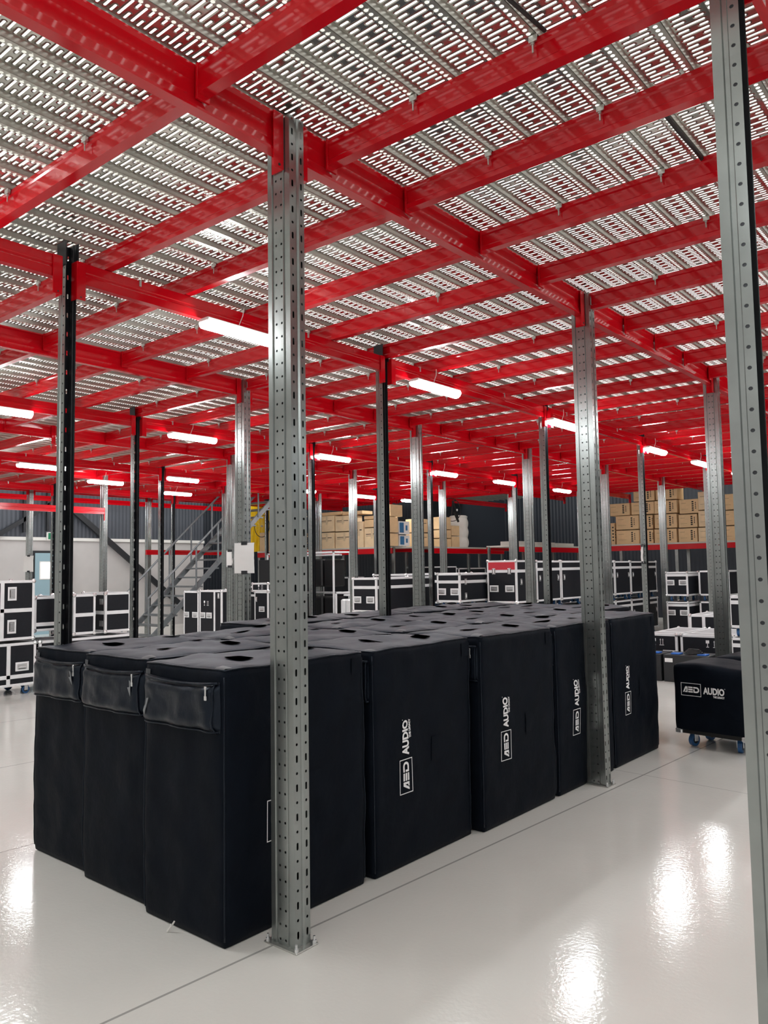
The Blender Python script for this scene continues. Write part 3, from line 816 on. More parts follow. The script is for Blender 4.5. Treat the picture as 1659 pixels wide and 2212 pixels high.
# left group, seen from their long sides facing right
flight_case('long black flight case on blue wheels at left edge, under a taller case', -10.55, -9.9, 3.3, 4.98, .13, .665, [.12], [('y', .49)], [('+x', .66, .24)])
flight_case('black flight case standing on the long wheeled case at left edge', -10.55, -9.9, 3.45, 4.95, .685, 1.43, [.37], [('y', .34)], [('+x', .46, .58, 1), ('+x', .46, .17, 1)], casters=False)
flight_case('low black flight case beside the tall stack at left edge, lid nearly level', -10.75, -10.05, 5.02, 5.46, .76, 1.21, [.09], [], [], casters=False)
flight_case('long black flight case with silver lid under the row of upright cases at left', -10.55, -9.9, 5.02, 6.45, .13, .665, [.4], [], [], top='laminate_grey')
t = flight_case('black flight case on its side, left of the two showing casters', -10.5, -9.9, 5.48, 5.80, .69, 1.225, [.26], [], [], casters=False)
for z in (.12, .42):
    o = ob('caster', me_caster(False)[0], t, (.1, .16, z), (-math.pi / 2, 0, 0)); ob('wheel', me_caster(False)[1], o)
t = flight_case('black flight case on its side, right of the two, showing casters beside stairs', -10.5, -9.9, 5.94, 6.34, .69, 1.235, [.27], [], [], casters=False)
for z in (.12, .42):
    o = ob('caster', me_caster(False)[0], t, (.2, -.2, z), (math.pi / 2, 0, 0)); ob('wheel', me_caster(False)[1], o)
# by the stairs
flight_case('tall narrow black flight case at the foot of stairs, left of the pair', -13.13, -12.66, 9.6, 10.2, .1, 1.11, [], [], [('-y', -.14, .55), ('-y', .13, .55)])
flight_case('tall narrow black flight case with transport symbols, right of the pair by stairs', -12.62, -11.95, 9.6, 10.25, .1, 1.13, [], [('x', .12)], [('-y', -.24, .55), ('-y', -.04, .55)], [('-y', .25, .93)], icons=[(-.13, .78)])
flight_case('low black flight case lying behind the pair of tall cases by stairs', -13.7, -12.7, 11.65, 12.0, .1, 1.15, [.85], [('x', .1)], [])
flight_case('black upright flight case seen beside the paper sheet post', -12.62, -12.2, 11.0, 11.6, .1, 1.06, [], [], [('-y', .02, .6)], [('-y', -.15, .8)])
flight_case('flat black lid case with symbols lying on the upright case by the post', -12.7, -12.2, 11.0, 11.6, 1.075, 1.25, [], [], [], casters=False, icons=[(.02, .09)])
# stacks of low trunks
for kx, z0, lab in ((0, .80, 'upper'), (1, .13, 'lower')):
    flight_case(f'low black trunk with two end handles, {lab} of the left pair of stacks', -8.72, -8.2, 9.72, 11.2, z0 + .003, z0 + .56, [.40], [], [('-y', -.15, .2), ('-y', .13, .2)], [('+x', -.45, .30), ('+x', .45, .30)])
    flight_case(f'low black trunk behind the left pair of stacks, {lab} one', -9.7, -8.9, 11.4, 13.4, z0 + .026, z0 + .60, [.42], [('y', 0.0)], [], [('+x', -.5, .30), ('+x', .4, .30)])
flight_case('mid height black flight case between trunk stack and red topped case', -7.68, -7.22, 10.66, 11.7, .94, 1.41, [.33], [], [('-y', -.13, .17), ('-y', .13, .17)], [('+x', -.35, .33), ('+x', -.35, .1), ('+x', .3, .33)])
flight_case('black flight case underneath the mid height case beside the trunks', -7.68, -7.22, 10.66, 11.7, .13, .80, [.5], [], [('-y', -.13, .3), ('-y', .13, .3)])
t = flight_case('tall black flight case with red painted top band', -7.17, -6.60, 11.41, 12.0, .90, 1.61, [.53], [], [('-y', -.15, .24), ('-y', .15, .24)], [('-y', -.15, .53), ('-y', .15, .53), ('+x', -.15, .35)])
b = MB().box(-.255, -.2985, .555, .255, -.2955, .68, 'laminate_red').mesh('red_band'); ob('red_band', b, t)['label'] = 'red laminate band across the lid'
flight_case('black flight case underneath the red topped case', -7.17, -6.60, 11.41, 12.0, .112, .775, [.53], [], [('-y', -.15, .24), ('-y', .15, .24)])
ys = [12.08, 12.99, 13.95, 14.66, 15.34, 16.16, 16.9, 17.65]
for a in range(7):
    for lv, nm in ((1, 'upper'), (0, 'lower')):
        z0, z1 = (.90, 1.60 - a * .004) if lv else (.112, .775)
        flight_case(f'black flight case in the receding stacked row, {nm} tier, {ORD[a + 1]} from the camera', -7.25, -6.6, ys[a] + .015, ys[a + 1] - .015, z0, z1, [.55], [], [],
                    [('+x', -(ys[a + 1] - ys[a]) / 2 + .12, .40), ('+x', (ys[a + 1] - ys[a]) / 2 - .12, .40)], group='two tier row of black flight cases')
flight_case('black flight case with two end handles near the far posts, upper one', -5.92, -5.47, 16.3, 17.0, .855, 1.34, [.42], [], [('-y', -.13, .27), ('-y', .13, .27)])
flight_case('black flight case with two end handles near the far posts, lower one', -5.92, -5.47, 16.3, 17.0, .12, .74, [.55], [], [('-y', -.13, .40), ('-y', .13, .40)])
flight_case('dark unlit flight case right of the far stack, upper one', -5.35, -4.75, 16.6, 17.3, .855, 1.36, [], [], [], casters=True, balls=False)
flight_case('dark unlit flight case right of the far stack, lower one', -5.35, -4.75, 16.6, 17.3, .12, .74, [], [], [], balls=False)
# silver topped cases on the right
flight_case('low black case with grey silver framed lid, left one behind the cabinets', -4.20, -3.79, 10.78, 12.0, .12, .565, [], [('y', -.25)], [('-y', .09, .17)], top='laminate_grey', icons=[(-.06, .33)], casters=True)
flight_case('low black case with grey silver framed lid and symbols, right one behind the cabinets', -3.75, -3.06, 10.78, 12.0, .12, .565, [], [('y', -.25)], [('-y', -.2, .17), ('-y', .2, .17)], top='laminate_grey', icons=[(.06, .33)])
flight_case('small open framed silver case lying behind the grey lidded cases', -4.18, -3.45, 12.45, 13.3, .47, .72, [], [('x', -.15)], [], casters=False, top='laminate_grey')
flight_case('low black case carrying the small silver framed case', -4.18, -3.45, 12.45, 13.3, .12, .455, [], [], [], casters=True)
flight_case('black flight case with chrome handle at right, upper of its stack', -3.03, -2.50, 10.5, 11.2, .69, 1.09, [.32], [], [('-y', .17, .19)])
flight_case('black flight case at right edge, lower of its stack', -3.03, -2.50, 10.5, 11.2, .13, .585, [.36], [], [])

# black cabinets with blue caps
for q, (x0, x1, lab) in enumerate(((-4.35, -3.80, 'black speaker cabinet with blue corner caps, left one, beside covers'), (-3.77, -3.2, 'black speaker cabinet with white label and coiled cable on top'))):
    t = thing('speaker_cabinet', lab, 'speaker', ((x0 + x1) / 2, 10.4, 0), 0, 'black speaker cabinets on the floor')
    w_ = x1 - x0
    MB().box(-w_ / 2, -.22, .004, w_ / 2, .22, .345, 'blackcab', .006).build('cabinet', t)
    for dx in (-w_ / 2 + .14, w_ / 2 - .1): MB().box(dx - .06, -.17, .345, dx + .06, -.05, .362, 'bluecap', .005).build('corner_cap', t)
    if q: MB().box(-w_ / 2 + .02, -.223, .25, -w_ / 2 + .12, -.2205, .30, 'white').build('label_sticker', t)
t = MB()
t.tube([(.13 * math.cos(a * .5) * (1 - a * .012), .09 * math.sin(a * .5) * (1 - a * .012), .012 + .0012 * a) for a in range(48)], .010, 'rubber', 6)
tag(t.build('coiled_cable', None, (-3.42, 10.3, .347)), 'black coiled cable lying on the labelled speaker cabinet', 'cable')

# ------------------------------------------------------------------ low covered trolleys at right
def cover_low_mesh(sx, sy, z0, z1, seed):
    V, Fc, mi = [], [], []; r = .03
    def P(x, y, z):
        p = Vector((x, y, z)); c = Vector((max(-sx / 2 + r, min(sx / 2 - r, x)), max(-sy / 2 + r, min(sy / 2 - r, y)), max(z0 + .01, min(z1 - r, z))))
        d = p - c; nr = d.normalized() if d.length > 1e-6 else Vector((0, 0, 1)); q = c + nr * min(r, max(d.length, .001) if d.length < r else r)
        e = .008 * noise.noise(Vector((q.x * 3 + seed, q.y * 3, q.z * 4))) + .004 * noise.noise(Vector((q.x * 8 + seed, q.y * 8, q.z * 11)))
        if nr.z > .7: e += .008 * math.sin(q.x * 9 + seed) + .012 * max(0, 1 - 2 * abs(q.x) / sx)
        return tuple(q + nr * e)
    L = lambda a, b, t: a + (b - a) * t
    h = sx / 2; k = sy / 2
    grid_faces(lambda u, v: P(L(-h, h, u), -k, L(z0, z1, v)), 16, 16, V, Fc, mi, 0)
    grid_faces(lambda u, v: P(L(h, -h, u), k, L(z0, z1, v)), 16, 16, V, Fc, mi, 0)
    grid_faces(lambda u, v: P(h, L(-k, k, u), L(z0, z1, v)), 16, 16, V, Fc, mi, 0)
    grid_faces(lambda u, v: P(-h, L(k, -k, u), L(z0, z1, v)), 16, 16, V, Fc, mi, 0)
    grid_faces(lambda u, v: P(L(-h, h, u), L(-k, k, v), z1), 16, 16, V, Fc, mi, 0)
    import bmesh
    me = bpy.data.meshes.new('dust_cover'); me.from_pydata(V, [], Fc); me.materials.append(MT['fabric'])
    me.polygons.foreach_set('use_smooth', [True] * len(Fc))
    bm = bmesh.new(); bm.from_mesh(me); bmesh.ops.remove_doubles(bm, verts=bm.verts, dist=.0008); bm.to_mesh(me); bm.free()
    return me
TW, TD = .60, .52
me_tc = cover_low_mesh(TW, TD, .146, .672, 3.0)
me_tb = MB().box(-TW / 2 + .02, -TD / 2 + .02, .112, TW / 2 - .02, TD / 2 - .02, .16, 'black', .004).mesh('dolly_board')
me_ck = MB().box(-.03, -.03, 0, .03, .03, .045, 'chrome', .01).mesh('metal_corner')
V = [(a * .98, b * .98) for a, b in LV]
me_tl = bpy.data.meshes.new('logo'); me_tl.from_pydata([(a - .225, -TD / 2 - .013, .425 + b) for a, b in V], [], LF); me_tl.materials.append(MT['logo'])
TP = [(-2.055, 6.86, -.13, 'nearest of the low black covered trolleys, white AED AUDIO print, blue wheels'), (-1.93, 7.52, -.11, 'low black covered trolley directly behind the printed one'),
      (-1.78, 8.20, -.12, 'low black covered trolley, third from the front by the right post'), (-1.62, 8.92, -.11, 'low black covered trolley farthest back by the right post')]
for n_, (x, y, a, lab) in enumerate(TP):
    t = thing('covered_trolley', lab, 'covered trolley', (x, y, 0), a, 'low black covered trolleys at right')
    ob('dust_cover', me_tc, t); ob('dolly_board', me_tb, t)
    if n_ == 0:
        lg = ob('logo', me_tl, t); lg['label'] = 'white printed lettering reading AED AUDIO THE LEGACY'
    for a_ in (-1, 1):
        ob('metal_corner', me_ck, t, (a_ * (TW / 2 - .03), -TD / 2 + .03, .105))
        for c_ in (-1, 1):
            o = ob('caster', me_caster(True)[0], t, (a_ * (TW / 2 - .11), c_ * (TD / 2 - .11), .112), a_ * .25); ob('wheel', me_caster(True)[1], o)

# ------------------------------------------------------------------ paper sheets clipped to posts
def sheet(label, x, y, z, w_, h, rot, seed):
    t = thing('paper_sheet', label, 'paper sheet', (x, y, z), rot, 'white paper sheets clipped to posts')
    V, Fc, mi = [], [], []
    grid_faces(lambda u, v: ((u - .5) * w_, -.004 - .012 * math.sin(math.pi * v) * (.5 + noise.noise(Vector((u * 2, v * 2, seed)))) - .008 * abs(noise.noise(Vector((u * 3, v * 5, seed)))), (v - .5) * h), 8, 12, V, Fc, mi, 0)
    me = bpy.data.meshes.new('sheet'); me.from_pydata(V, [], Fc); me.materials.append(MT['white'])
    me.polygons.foreach_set('use_smooth', [True] * len(Fc)); sh = ob('sheet', me, t)
    for zz in (h / 2 - .005, -h / 2 + .005): MB().box(-.032, -.014, zz - .016, .032, .004, zz + .02, 'darksteel', .002).build('magnet_strip', t)
    return t
sheet('white paper sheet held to the fourth row post left of center', ROWX[3] + .10, post_y(1) - .066, 1.63, .22, .30, .38, 1)
sheet('narrow white paper sheet on the post just left of the larger sheet', ROWX[5] + .03, post_y(2) - .062, 1.70, .10, .26, .9, 2)
sheet('white paper sheet on a post at right, seen edge on', ROWX[2] - .005, post_y(3) - .055, 1.65, .10, .25, -.9, 3)
sheet('white paper sheet on a post in front of the blue door', ROWX[9] + .10, post_y(2) - .055, 1.73, .24, .34, .45, 4)

# ------------------------------------------------------------------ pallet racks with loaded shelves
def rack_front_y(name, label, x0, x1, y, z=2.03, depth=1.0, nb=2, uprights=True):
    t = thing('pallet_rack', label, 'rack', (0, 0, 0))
    MB().box(x0, y, z - .165, x1, y + .045, z - .036, 'red', .004).build('shelf_beam', t)
    MB().box(x0, y + depth - .05, z - .115, x1, y + depth, z - .02, 'red', .004).build('shelf_beam', t)
    MB().box(x0, y - .005, z - .035, x1, y + depth, z + .005, 'greybeige', .003).build('shelf_board', t)
    for k in range(nb + 1):
        xx = x0 + (x1 - x0) * k / nb
        for yy in (y + .05, y + depth - .1): MB().box(xx - .04, yy, 0, xx + .04, yy + .05, z - .02, 'st_plain', .003).build('rack_upright', t)
    return t
def rack_front_x(label, x, y0, y1, z=2.03, depth=1.0, nb=2):
    t = thing('pallet_rack', label, 'rack', (0, 0, 0))
    MB().box(x - .045, y0, z - .165, x, y1, z - .036, 'red', .004).build('shelf_beam', t)
    MB().box(x - depth, y0, z - .115, x - depth + .05, y1, z - .02, 'red', .004).build('shelf_beam', t)
    MB().box(x - depth, y0, z - .035, x + .005, y1, z + .005, 'greybeige', .003).build('shelf_board', t)
    for k in range(nb + 1):
        yy = y0 + (y1 - y0) * k / nb
        for xx in (x - .1, x - depth + .05): MB().box(xx, yy - .04, 0, xx + .05, yy + .04, z - .02, 'st_plain', .003).build('rack_upright', t)
    return t
rack_front_y('', 'back left red beamed rack holding yellow tarpaulin and cartons', -16.5, -11.75, 14.5)
rack_front_x('red beamed rack turned sideways, holding the white wrapped roll', -11.45, 15.75, 19.15, depth=.9)
rack_front_x('red beamed rack behind the receding row of flight cases', -9.75, 16.95, 20.4, depth=.9)
rack_front_y('', 'far right red beamed rack loaded with brown cartons', -8.55, -5.0, 19.42, nb=2)

def carton(label, x0, x1, y0, depth, z0, z1, face='-y', mat='card', prints='cols', group=None, name='cardboard_carton'):
    """carton with its printed face towards -y (or +x); x0..x1 is the run along the face"""
    w_ = abs(x1 - x0) - .012; h = z1 - z0 - .006
    rot = 0 if face == '-y' else math.pi / 2
    loc = ((x0 + x1) / 2, y0, z0) if face == '-y' else (y0, (x0 + x1) / 2, z0)
    t = thing(name, label, 'carton', loc, rot, group)
    MB().box(-w_ / 2, 0, 0, w_ / 2, depth, h, mat, .006).build('carton_body', t)
    m = MB()
    m.box(-w_ / 2 + .01, -.001, h * .985, w_ / 2 - .01, .0005, h * .99, 'ink')
    if prints == 'cols':
        for k in range(5): m.box(w_ * .16, -.0015, h * (.16 + .15 * k), w_ * .16 + .045, .001, h * (.16 + .15 * k) + .035, 'ink')
        for k in range(4): m.box(w_ * .16 + .08, -.0015, h * (.3 + .13 * k), w_ * .16 + .10, .001, h * (.3 + .13 * k) + .03, 'ink')
        m.box(-w_ * .4, -.0015, h * .72, -w_ * .15, .001, h * .735, 'ink'); m.box(-w_ * .4, -.0015, h * .3, -w_ * .05, .001, h * .31, 'ink')
    elif prints == 'line':
        m.box(-w_ * .4, -.0015, h * .66, w_ * .35, .001, h * .70, 'ink'); m.box(-w_ * .4, -.0015, h * .58, w_ * .1, .001, h * .60, 'ink')
    elif prints == 'blue':
        m.box(-w_ * .45, -.0015, h * .12, -w_ * .05, .001, h * .9, 'bluebox'); m.box(w_ * .12, -.0015, h * .3, w_ * .3, .001, h * .7, 'bluebox')
    m.build('printed_marks', t)
    MB().box(-.03, -.0022, h * .45, .03, -.0002, h, 'tape').build('tape_strip', t) if mat == 'card2' else None
    return t
SZ = 2.036
def sc(v, k): return v * k
# far right rack: cartons, measured on a plane at y 22.8 and drawn in to the rack at y 19.42
k4 = .852; zf = lambda z: SZ + (z - 2.12) * k4
R4 = [(-9.76, -9.04, 2.12, 2.54, 'bottom left carton'), (-9.76, -9.04, 2.56, 2.98, 'carton on the bottom left one'), (-9.26, -8.56, 2.99, 3.36, 'carton third up, second from left'),
      (-9.18, -8.54, 3.38, 3.76, 'topmost carton left of the bright post'), (-10.05, -9.79, 2.12, 2.78, 'narrow end carton at the left'), (-9.97, -9.3, 2.99, 3.36, 'carton high at the left end'),
      (-9.0, -8.64, 2.12, 2.53, 'shaded lower carton behind the post'), (-9.0, -8.64, 2.55, 2.97, 'shaded middle carton behind the post'),
      (-8.59, -7.93, 2.12, 2.53, 'bottom carton in the middle column'), (-8.57, -7.91, 2.55, 2.96, 'second carton in the middle column'), (-8.56, -7.89, 2.98, 3.36, 'third carton in the middle column'),
      (-8.50, -7.88, 3.38, 3.76, 'top carton in the middle column'), (-7.89, -7.35, 2.12, 2.52, 'bottom carton in the right column'), (-7.87, -7.34, 2.54, 2.92, 'second carton in the right column'), (-7.83, -7.29, 2.94, 3.35, 'top carton in the right column'),
      (-7.33, -6.75, 2.12, 2.52, 'bottom pale carton beside the slotted post'), (-7.31, -6.73, 2.54, 3.0, 'middle pale carton beside the slotted post'), (-7.30, -6.72, 3.02, 3.54, 'top pale carton beside the slotted post'),
      (-6.68, -6.1, 2.12, 2.53, 'bottom carton right of the slotted post'), (-6.67, -6.1, 2.55, 2.96, 'middle carton right of the slotted post'), (-6.66, -6.1, 2.98, 3.42, 'top carton right of the slotted post')]
for a, b, c, d, l in R4:
    carton(f'{l} on the far right rack', a * k4, b * k4, 19.5 + (.06 if 'shaded' in l else 0), .5, zf(c), zf(d), mat='card2' if 'pale' in l else 'card', group='cartons stacked on the far right rack')
k1 = .878; z1f = lambda z: SZ + (z - 2.13) * k1
R1 = [(-16.2, -15.63, 2.13, 2.61, 'line', 'card2', 'lower carton with printed line'), (-16.2, -15.62, 2.63, 3.1, 'line', 'card2', 'upper carton with printed line'), (-15.58, -14.86, 2.13, 2.60, 'line', 'card2', 'wide lower carton'),
      (-15.58, -14.97, 2.62, 3.07, 'line', 'card2', 'wide upper carton'), (-14.84, -14.50, 2.13, 2.87, 'line', 'card2', 'tall narrow carton'), (-14.46, -13.9, 2.13, 2.67, 'line', 'card2', 'right end lower carton'), (-14.46, -13.9, 2.69, 2.90, 'none', 'card', 'flat carton on the right end'),
      (-18.72, -18.36, 2.13, 2.72, 'none', 'card', 'open brown carton in front of the yellow tarpaulin')]
for a, b, c, d, p, mt, l in R1: carton(f'{l} on the back left rack', a * k1, b * k1, 14.52 if 'open' in l else 14.62, .18 if 'open' in l else .45, z1f(c), z1f(d), mat=mt, prints=p, group='cartons on the back left rack')
for n_, (a, b, z) in enumerate(((-16.2, -15.4, 3.11), (-15.38, -14.6, 3.09), (-14.55, -13.7, 2.92))):
    carton(f'row of flat brown cartons lying on top, {["left", "middle", "right"][n_]}, back left rack', a * k1, b * k1, 14.7, .4, z1f(z), z1f(z + .1), prints='none', group='flat cartons on top of the back left rack load')
# crumpled paper stacks
for n_, (a, b, c, d) in enumerate(((-17.85, -17.2, 2.13, 2.66), (-18.05, -17.25, 2.68, 3.3))):
    m = MB(); rr = random.Random(n_); x0, x1, z0, z1 = a * k1, b * k1, z1f(c), z1f(d)
    nn = 8
    for q in range(nn):
        zz = z0 + (z1 - z0) * q / nn
        m.box(x0 + rr.uniform(0, .06), 14.65 + rr.uniform(0, .05), zz, x1 - rr.uniform(0, .06), 15.1, zz + (z1 - z0) / nn * rr.uniform(.6, .95), 'paper_brown', .01)
    tag(m.build('paper_bale', None), f'{["lower", "upper"][n_]} bale of folded brown packing paper beside the cartons', 'paper bale', 'bales of brown packing paper')
# yellow tarpaulin
V, Fc, mi = [], [], []
grid_faces(lambda u, v: (-17.15 + .85 * u, 14.72 + .05 * math.sin(u * 40 + 2 * v) + .04 * noise.noise(Vector((u * 3, v * 3, 1))), SZ + 1.38 * v), 40, 16, V, Fc, mi, 0)
grid_faces(lambda u, v: (-17.15 + .85 * (1 - u), 15.1, SZ + 1.38 * v), 4, 4, V, Fc, mi, 0)
grid_faces(lambda u, v: (-16.30, 14.74 + .36 * u, SZ + 1.38 * v), 4, 4, V, Fc, mi, 0)
grid_faces(lambda u, v: (-17.15 + .85 * u, 14.74 + .36 * v, SZ + 1.38), 4, 4, V, Fc, mi, 0)
me = bpy.data.meshes.new('tarpaulin'); me.from_pydata(V, [], Fc); me.materials.append(MT['yellow'])
tag(ob('tarpaulin', me), 'pleated yellow tarpaulin hanging over goods behind the stairs', 'tarpaulin')
t = thing('bicycle_wheel', 'thin spoked bicycle wheel hanging in front of the yellow tarpaulin', 'bicycle wheel', (-16.22, 14.42, 2.72))
R_ = .30
MB().tube([(R_ * math.cos(a), 0, R_ * math.sin(a)) for a in [2 * math.pi * i / 32 for i in range(33)]], .010, 'rubber', 6).build('tyre', t)
m = MB()
for i in range(14):
    a = 2 * math.pi * i / 14; m.tube([(0, 0, 0), (R_ * math.cos(a), 0, R_ * math.sin(a))], .0018, 'galv', 4)
m.build('spokes', t); MB().cyl((0, -.03, 0), 'y', .02, .06, 'chrome', 10).build('hub', t)
# sideways rack load (face +x at x -11.45)
k2 = .870; z2f = lambda z: SZ + (z - 2.12) * k2
R2L = [(16.16, 16.60, 2.12, 2.46, 'none', 'card', 'lower brown carton left of the blue printed boxes'), (16.16, 16.60, 2.48, 2.90, 'none', 'card', 'upper brown carton left of the blue printed boxes'), (16.25, 16.80, 2.92, 3.24, 'none', 'card', 'top pale carton with a white label'),
       (16.64, 17.10, 2.12, 2.42, 'blue', 'whitepl', 'lower white box with blue print'), (16.62, 17.10, 2.44, 2.80, 'blue', 'whitepl', 'upper white box with blue print'), (17.5, 17.95, 2.12, 2.5, 'line', 'card', 'lower brown carton between two posts'), (17.5, 17.95, 2.52, 2.9, 'line', 'card', 'upper brown carton between two posts'),
       (18.61, 19.1, 2.12, 2.36, 'none', 'card', 'bottom carton with orange band edge'), (18.61, 19.1, 2.38, 2.62, 'none', 'card', 'middle carton with orange band edge'), (18.61, 19.1, 2.64, 3.0, 'none', 'card', 'taller top carton beside the wheel'),
       (19.12, 19.54, 2.12, 2.44, 'none', 'card', 'lower carton left of the white wrapped roll'), (19.12, 19.54, 2.46, 2.76, 'none', 'card', 'upper carton left of the white wrapped roll')]
for a, b, c, d, p, mt, l in R2L: carton(f'{l}, sideways rack', a * k2 + .05, b * k2 + .05, -11.52, .4, z2f(c), z2f(d), face='+x', mat=mt, prints=p, group='cartons on the sideways rack')
V, Fc, mi = [], [], []
def roll(u, v):
    a = 2 * math.pi * u; r = .235 * (1 + .10 * abs(math.sin(v * math.pi * 3.5)) + .05 * noise.noise(Vector((math.cos(a) * 2, math.sin(a) * 2, v * 5))))
    if v > .93: r *= max(0.05, 1 - (v - .93) / .07)
    return (r * math.cos(a), r * math.sin(a), .86 * min(v, .95) / .95)
grid_faces(roll, 28, 36, V, Fc, mi, 0)
me = bpy.data.meshes.new('wrapped_roll'); me.from_pydata(V, [], Fc); me.materials.append(MT['wrap']); me.polygons.foreach_set('use_smooth', [True] * len(Fc))
tag(ob('wrapped_roll', me, None, (-11.85, 17.50, SZ)), 'upright white foam wrapped roll bulging in tiers on the sideways rack', 'roll')
t = thing('exercise_bike', 'dark bicycle parts with a large thin wheel lying over cartons', 'bicycle', (-11.55, 16.75, 2.95))
m = MB(); m.tube([(0, .42 * math.cos(a), .05 + .30 * math.sin(a)) for a in [2 * math.pi * i / 32 for i in range(33)]], .009, 'rubber', 6); m.build('tyre', t)
MB().tube([(0, .0, -.1), (-.02, .1, .28), (-.02, .22, .30)], .022, 'black', 8).tube([(0, .1, .25), (0, .3, -.15)], .018, 'black', 8).tube([(0, .12, .0), (0, .30, -.25)], .03, 'black', 8).build('bicycle_frame', t)
MB().cyl((.0, .22, .05), 'x', .03, .03, 'logo', 12).build('lamp_disc', t)
# grey boards on the third rack, plus black bins under racks
for n_, (a, b) in enumerate(((17.05, 18.0), (18.1, 19.1), (19.2, 20.2))):
    MBx = MB().box(-10.3, a, SZ, -9.85, b, SZ + .10 - .01 * n_, 'greybeige', .004)
    tag(MBx.build('board_stack', None), f'low stack of pale boards on the rack behind posts, {["nearest", "middle", "farthest"][n_]}', 'boards', 'pale boards on the rack')
for n_, (x0, x1, y0, y1, z0, z1) in enumerate(((-15.2, -14.3, 14.7, 15.3, .1, 1.2), (-14.2, -13.3, 14.7, 15.3, .1, 1.3), (-13.2, -12.4, 14.7, 15.3, .1, 1.1), (-12.2, -11.6, 15.9, 17.0, .12, 1.55), (-12.2, -11.6, 17.1, 18.4, .12, 1.5))):
    flight_case(f'unlit dark trunk stored beneath the {"back left" if n_ < 3 else "sideways"} rack, {["left", "middle", "right", "left", "right"][n_]}', x0, x1, y0, y1, z0, z1, [.8], [], [], [('+x', -.2, .7), ('+x', .2, .7)] if n_ > 2 else [('-y', 0, .6)], balls=False, group='dark trunks beneath the racks')

# aluminium framed rack full of black moulded units
def frame_rack(label, x0, x1, y, z1, rows, cols, pale=False):
    t = thing('equipment_cart', label, 'cart', ((x0 + x1) / 2, y, 0))
    w_ = x1 - x0; m = MB(); q = .035
    for sx in (-1, 1):
        for yy in (0, .55): m.box(sx * w_ / 2 - q / 2, yy, .1, sx * w_ / 2 + q / 2, yy + q, z1, 'alu', .003)
    for zz in (.1, z1 - q):
        for yy in (0, .55): m.box(-w_ / 2, yy, zz, w_ / 2, yy + q, zz + q, 'alu', .003)
        for sx in (-1, 1): m.box(sx * w_ / 2 - q / 2, 0, zz, sx * w_ / 2 + q / 2, .58, zz + q, 'alu', .003)
    m.build('frame', t)
    cw = (w_ - .1) / cols; ch = (z1 - .2) / rows
    for r_ in range(rows):
        MB().cyl((-w_ / 2, .28, .15 + (r_ + 1) * ch - .03), 'x', .02, w_, 'alu', 8).build('hanging_rail', t)
        for c_ in range(cols):
            xx = -w_ / 2 + .05 + cw * (c_ + .5); zz = .15 + r_ * ch
            b = MB(); b.box(xx - cw * .42, .08, zz + ch * .12, xx + cw * .42, .5, zz + ch * .86, 'alu' if pale and r_ == 0 else 'black', .03).build('hanging_unit', t, smooth=False)
    for sx in (-1, 1):
        for yy in (.08, .5):
            o = ob('caster', me_caster(False)[0], t, (sx * (w_ / 2 - .05), yy, .112)); ob('wheel', me_caster(False)[1], o)
    return t
frame_rack('tall aluminium framed cart with black moulded units hanging in two tiers', -14.44, -12.24, 13.0, 1.92, 2, 6)
frame_rack('low aluminium framed cart hung with small black and pale units', -12.17, -11.3, 13.0, 1.0, 1, 5, True)
# black curtain like panel behind the sheet post
tag(MB().box(-13.9, 12.25, 0, -12.75, 12.30, 1.75, 'blackcab', .01).build('dark_panel', None), 'smooth dark panel standing behind the flat symbol case', 'panel')

# ------------------------------------------------------------------ door, sign, wall braces
t = struct(MB().box(XL, 9.60, 0, XL + .06, 10.66, 2.10, 'darksteel').box(XL + .01, 9.66, .0, XL + .075, 10.60, 2.04, 'lightblue').build('door_1'))
dw = MB().box(XL + .07, 9.77, 1.37, XL + .082, 10.07, 1.83, 'whitepl', .004).build('window_frame', t)
MB().box(XL + .08, 9.80, 1.40, XL + .086, 10.04, 1.80, 'litwin').build('window_pane', dw)
MB().box(XL + .075, 10.50, .98, XL + .12, 10.56, 1.04, 'chrome', .005).build('door_handle', t)
t = thing('exit_sign', 'green exit sign with white downward arrow above the blue door', 'sign', (XL + .06, 10.2, 2.36))
MB().box(0, -.26, 0, .05, .26, .21, 'whitepl', .005).build('sign_housing', t)
MB().box(.05, -.23, .03, .054, .23, .19, 'green').build('sign_face', t)
m = MB(); m.box(.054, -.13, .09, .057, -.11, .165, 'signlit'); m.face([(.057, -.165, .095), (.057, -.075, .095), (.057, -.12, .05)], 'signlit')
sv, sf = text_tris('EXIT', .10, .001, .24)
i0 = len(m.v)
for f_ in sf: m.face([(.0575, -.04 + sv[k][0], .075 + sv[k][1]) for k in f_], 'signlit')
ar = m.build('sign_symbols', t); ar['label'] = 'white arrow and EXIT lettering'
def wall_bar(label, a, b, r=.06, name='wall_brace'):
    m = MB(); d = (Vector(b) - Vector(a)); L = d.length; d.normalize(); n_ = Vector((1, 0, 0)); s_ = d.cross(n_).normalized()
    P = []
    for e in (Vector(a), Vector(b)):
        for u, v in ((-1, 0), (1, 0), (1, 1), (-1, 1)): P.append(tuple(e + s_ * u * r + n_ * v * .08))
    i = len(m.v); m.v += P
    for q in ((0, 1, 5, 4), (1, 2, 6, 5), (2, 3, 7, 6), (3, 0, 4, 7), (3, 2, 1, 0), (4, 5, 6, 7)): m.f.append(q); m.mi.append(m.slot('darksteel')); m.uv.append([(0, 0)] * 4)
    return tag(m.build(name), label, 'brace', 'dark steel braces on the left wall')
wall_bar('dark diagonal brace falling to the right across the pale left wall', (XL + .06, 10.4, 3.35), (XL + .06, 14.6, .1), .07)
wall_bar('dark diagonal brace rising to the right at the left edge of the cladding', (XL + .06, 8.2, 2.15), (XL + .06, 10.75, 3.75), .05)
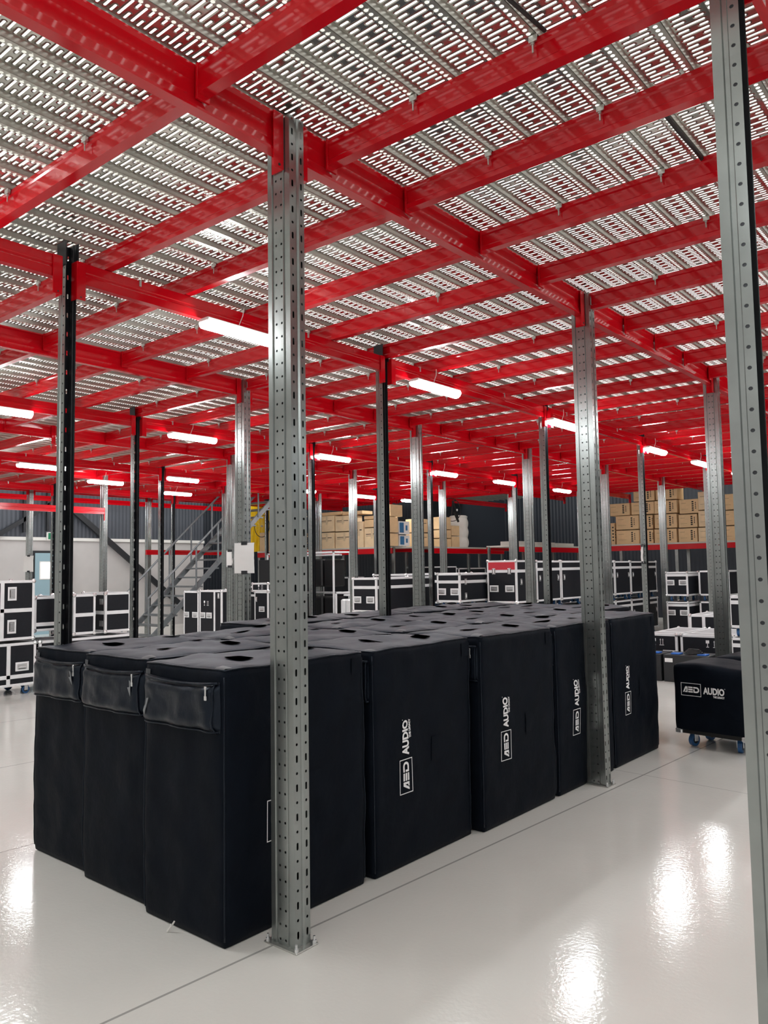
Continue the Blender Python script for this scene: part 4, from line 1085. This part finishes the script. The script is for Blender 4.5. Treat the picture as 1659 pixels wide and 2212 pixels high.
wall_bar('dark vertical rail on the cladding near the left edge', (XL + .06, 9.35, 2.55), (XL + .06, 9.35, 4.2), .03, 'wall_rail')
wall_bar('dark vertical rail on the cladding above the exit sign', (XL + .06, 9.95, 2.6), (XL + .06, 9.95, 4.2), .03, 'wall_rail')
# free standing low racks with single red beams at left
def beam_rack(label, x, ya, yb, z, top=None):
    t = thing('red_rack_beam', label, 'beam', (0, 0, 0))
    MB().extr([(x - .05, z), (x, z), (x, z + .045), (x - .006, z + .05), (x - .006, z + .06), (x, z + .065), (x, z + .115), (x - .05, z + .115)], 'y', ya, yb, 'red').build('beam_profile', t)
    MB().box(x - .055, yb - .01, z - .12, x + .008, yb, z + .115, 'red', .002).build('end_bracket', t)
    return t
beam_rack('separate red beam at left edge, lower than the mezzanine, ending at a post', -13.52, 4.0, 8.09, 2.62)
beam_rack('bright red beam in front of the pale wall beside the stairs', -16.0, 10.66, 13.4, 1.92)
beam_rack('red beam just below the deck at left, behind the separate lower beam', -17.2, 3.5, 14.0, 3.16)

# ------------------------------------------------------------------ staircase
t = thing('steel_staircase', 'grey steel staircase with open treads rising to the mezzanine', 'staircase', (0, 0, 0))
XA, XB, Y0S, Y1S, ZT = -15.36, -14.42, 9.52, 13.32, 3.42; SL = ZT / (Y1S - Y0S)
for xx in (XA, XB):
    MB().extr([(Y0S, 0), (Y0S + .16, 0), (Y1S + .1, ZT - .02), (Y1S - .02, ZT + .02)], 'x', xx - .022, xx + .022, 'steelpaint').build('stringer', t)
for i in range(16):
    y = Y0S + .2 + (Y1S - Y0S - .2) * i / 16; z = (y - Y0S) * SL
    MB().box(XA, y - .03, z - .035, XB, y + .22, z, 'steelpaint', .004).build('tread', t)
for xx in (XA - .03, XB + .03):
    MB().tube([(xx, Y0S + .1, .95), (xx, Y1S, .95 + (Y1S - Y0S - .1) * SL)], .024, 'steelpaint', 8).build('handrail', t)
    for i in range(7):
        y = Y0S + .12 + (Y1S - Y0S - .15) * i / 6; z = (y - Y0S) * SL
        MB().tube([(xx, y, z - .05), (xx, y, z + .87)], .02, 'steelpaint', 8).build('baluster', t)

# small debris and deck cables
tag(MB().tube([(-2.885, 2.03, .004), (-2.87, 2.045, .03), (-2.862, 2.05, .045)], .004, 'cordw', 6).tube([(-2.87, 2.045, .03), (-2.86, 2.03, .04)], .003, 'cordw', 6).build('cord_end', None), 'tiny white cord end sticking out beneath the middle front cover', 'cord')
tag(MB().tube([(-1.12, 3.20, 3.44), (-1.12, 3.45, 3.435), (-1.12, 3.70, 3.44)], .009, 'rubber', 8).tube([(-1.12, 3.70, 3.44), (-1.125, 4.12, 3.435)], .009, 'rubber', 8).build('black_conduit', None), 'black cable running along a deck rib near the right post', 'cable')
tag(MB().tube([(-1.29, 1.82, 3.44), (-1.275, 2.2, 3.43), (-1.26, 2.49, 3.44)], .008, 'rubber', 8).build('ceiling_cable', None), 'short black cable tied to a deck rib at the top of view', 'cable')
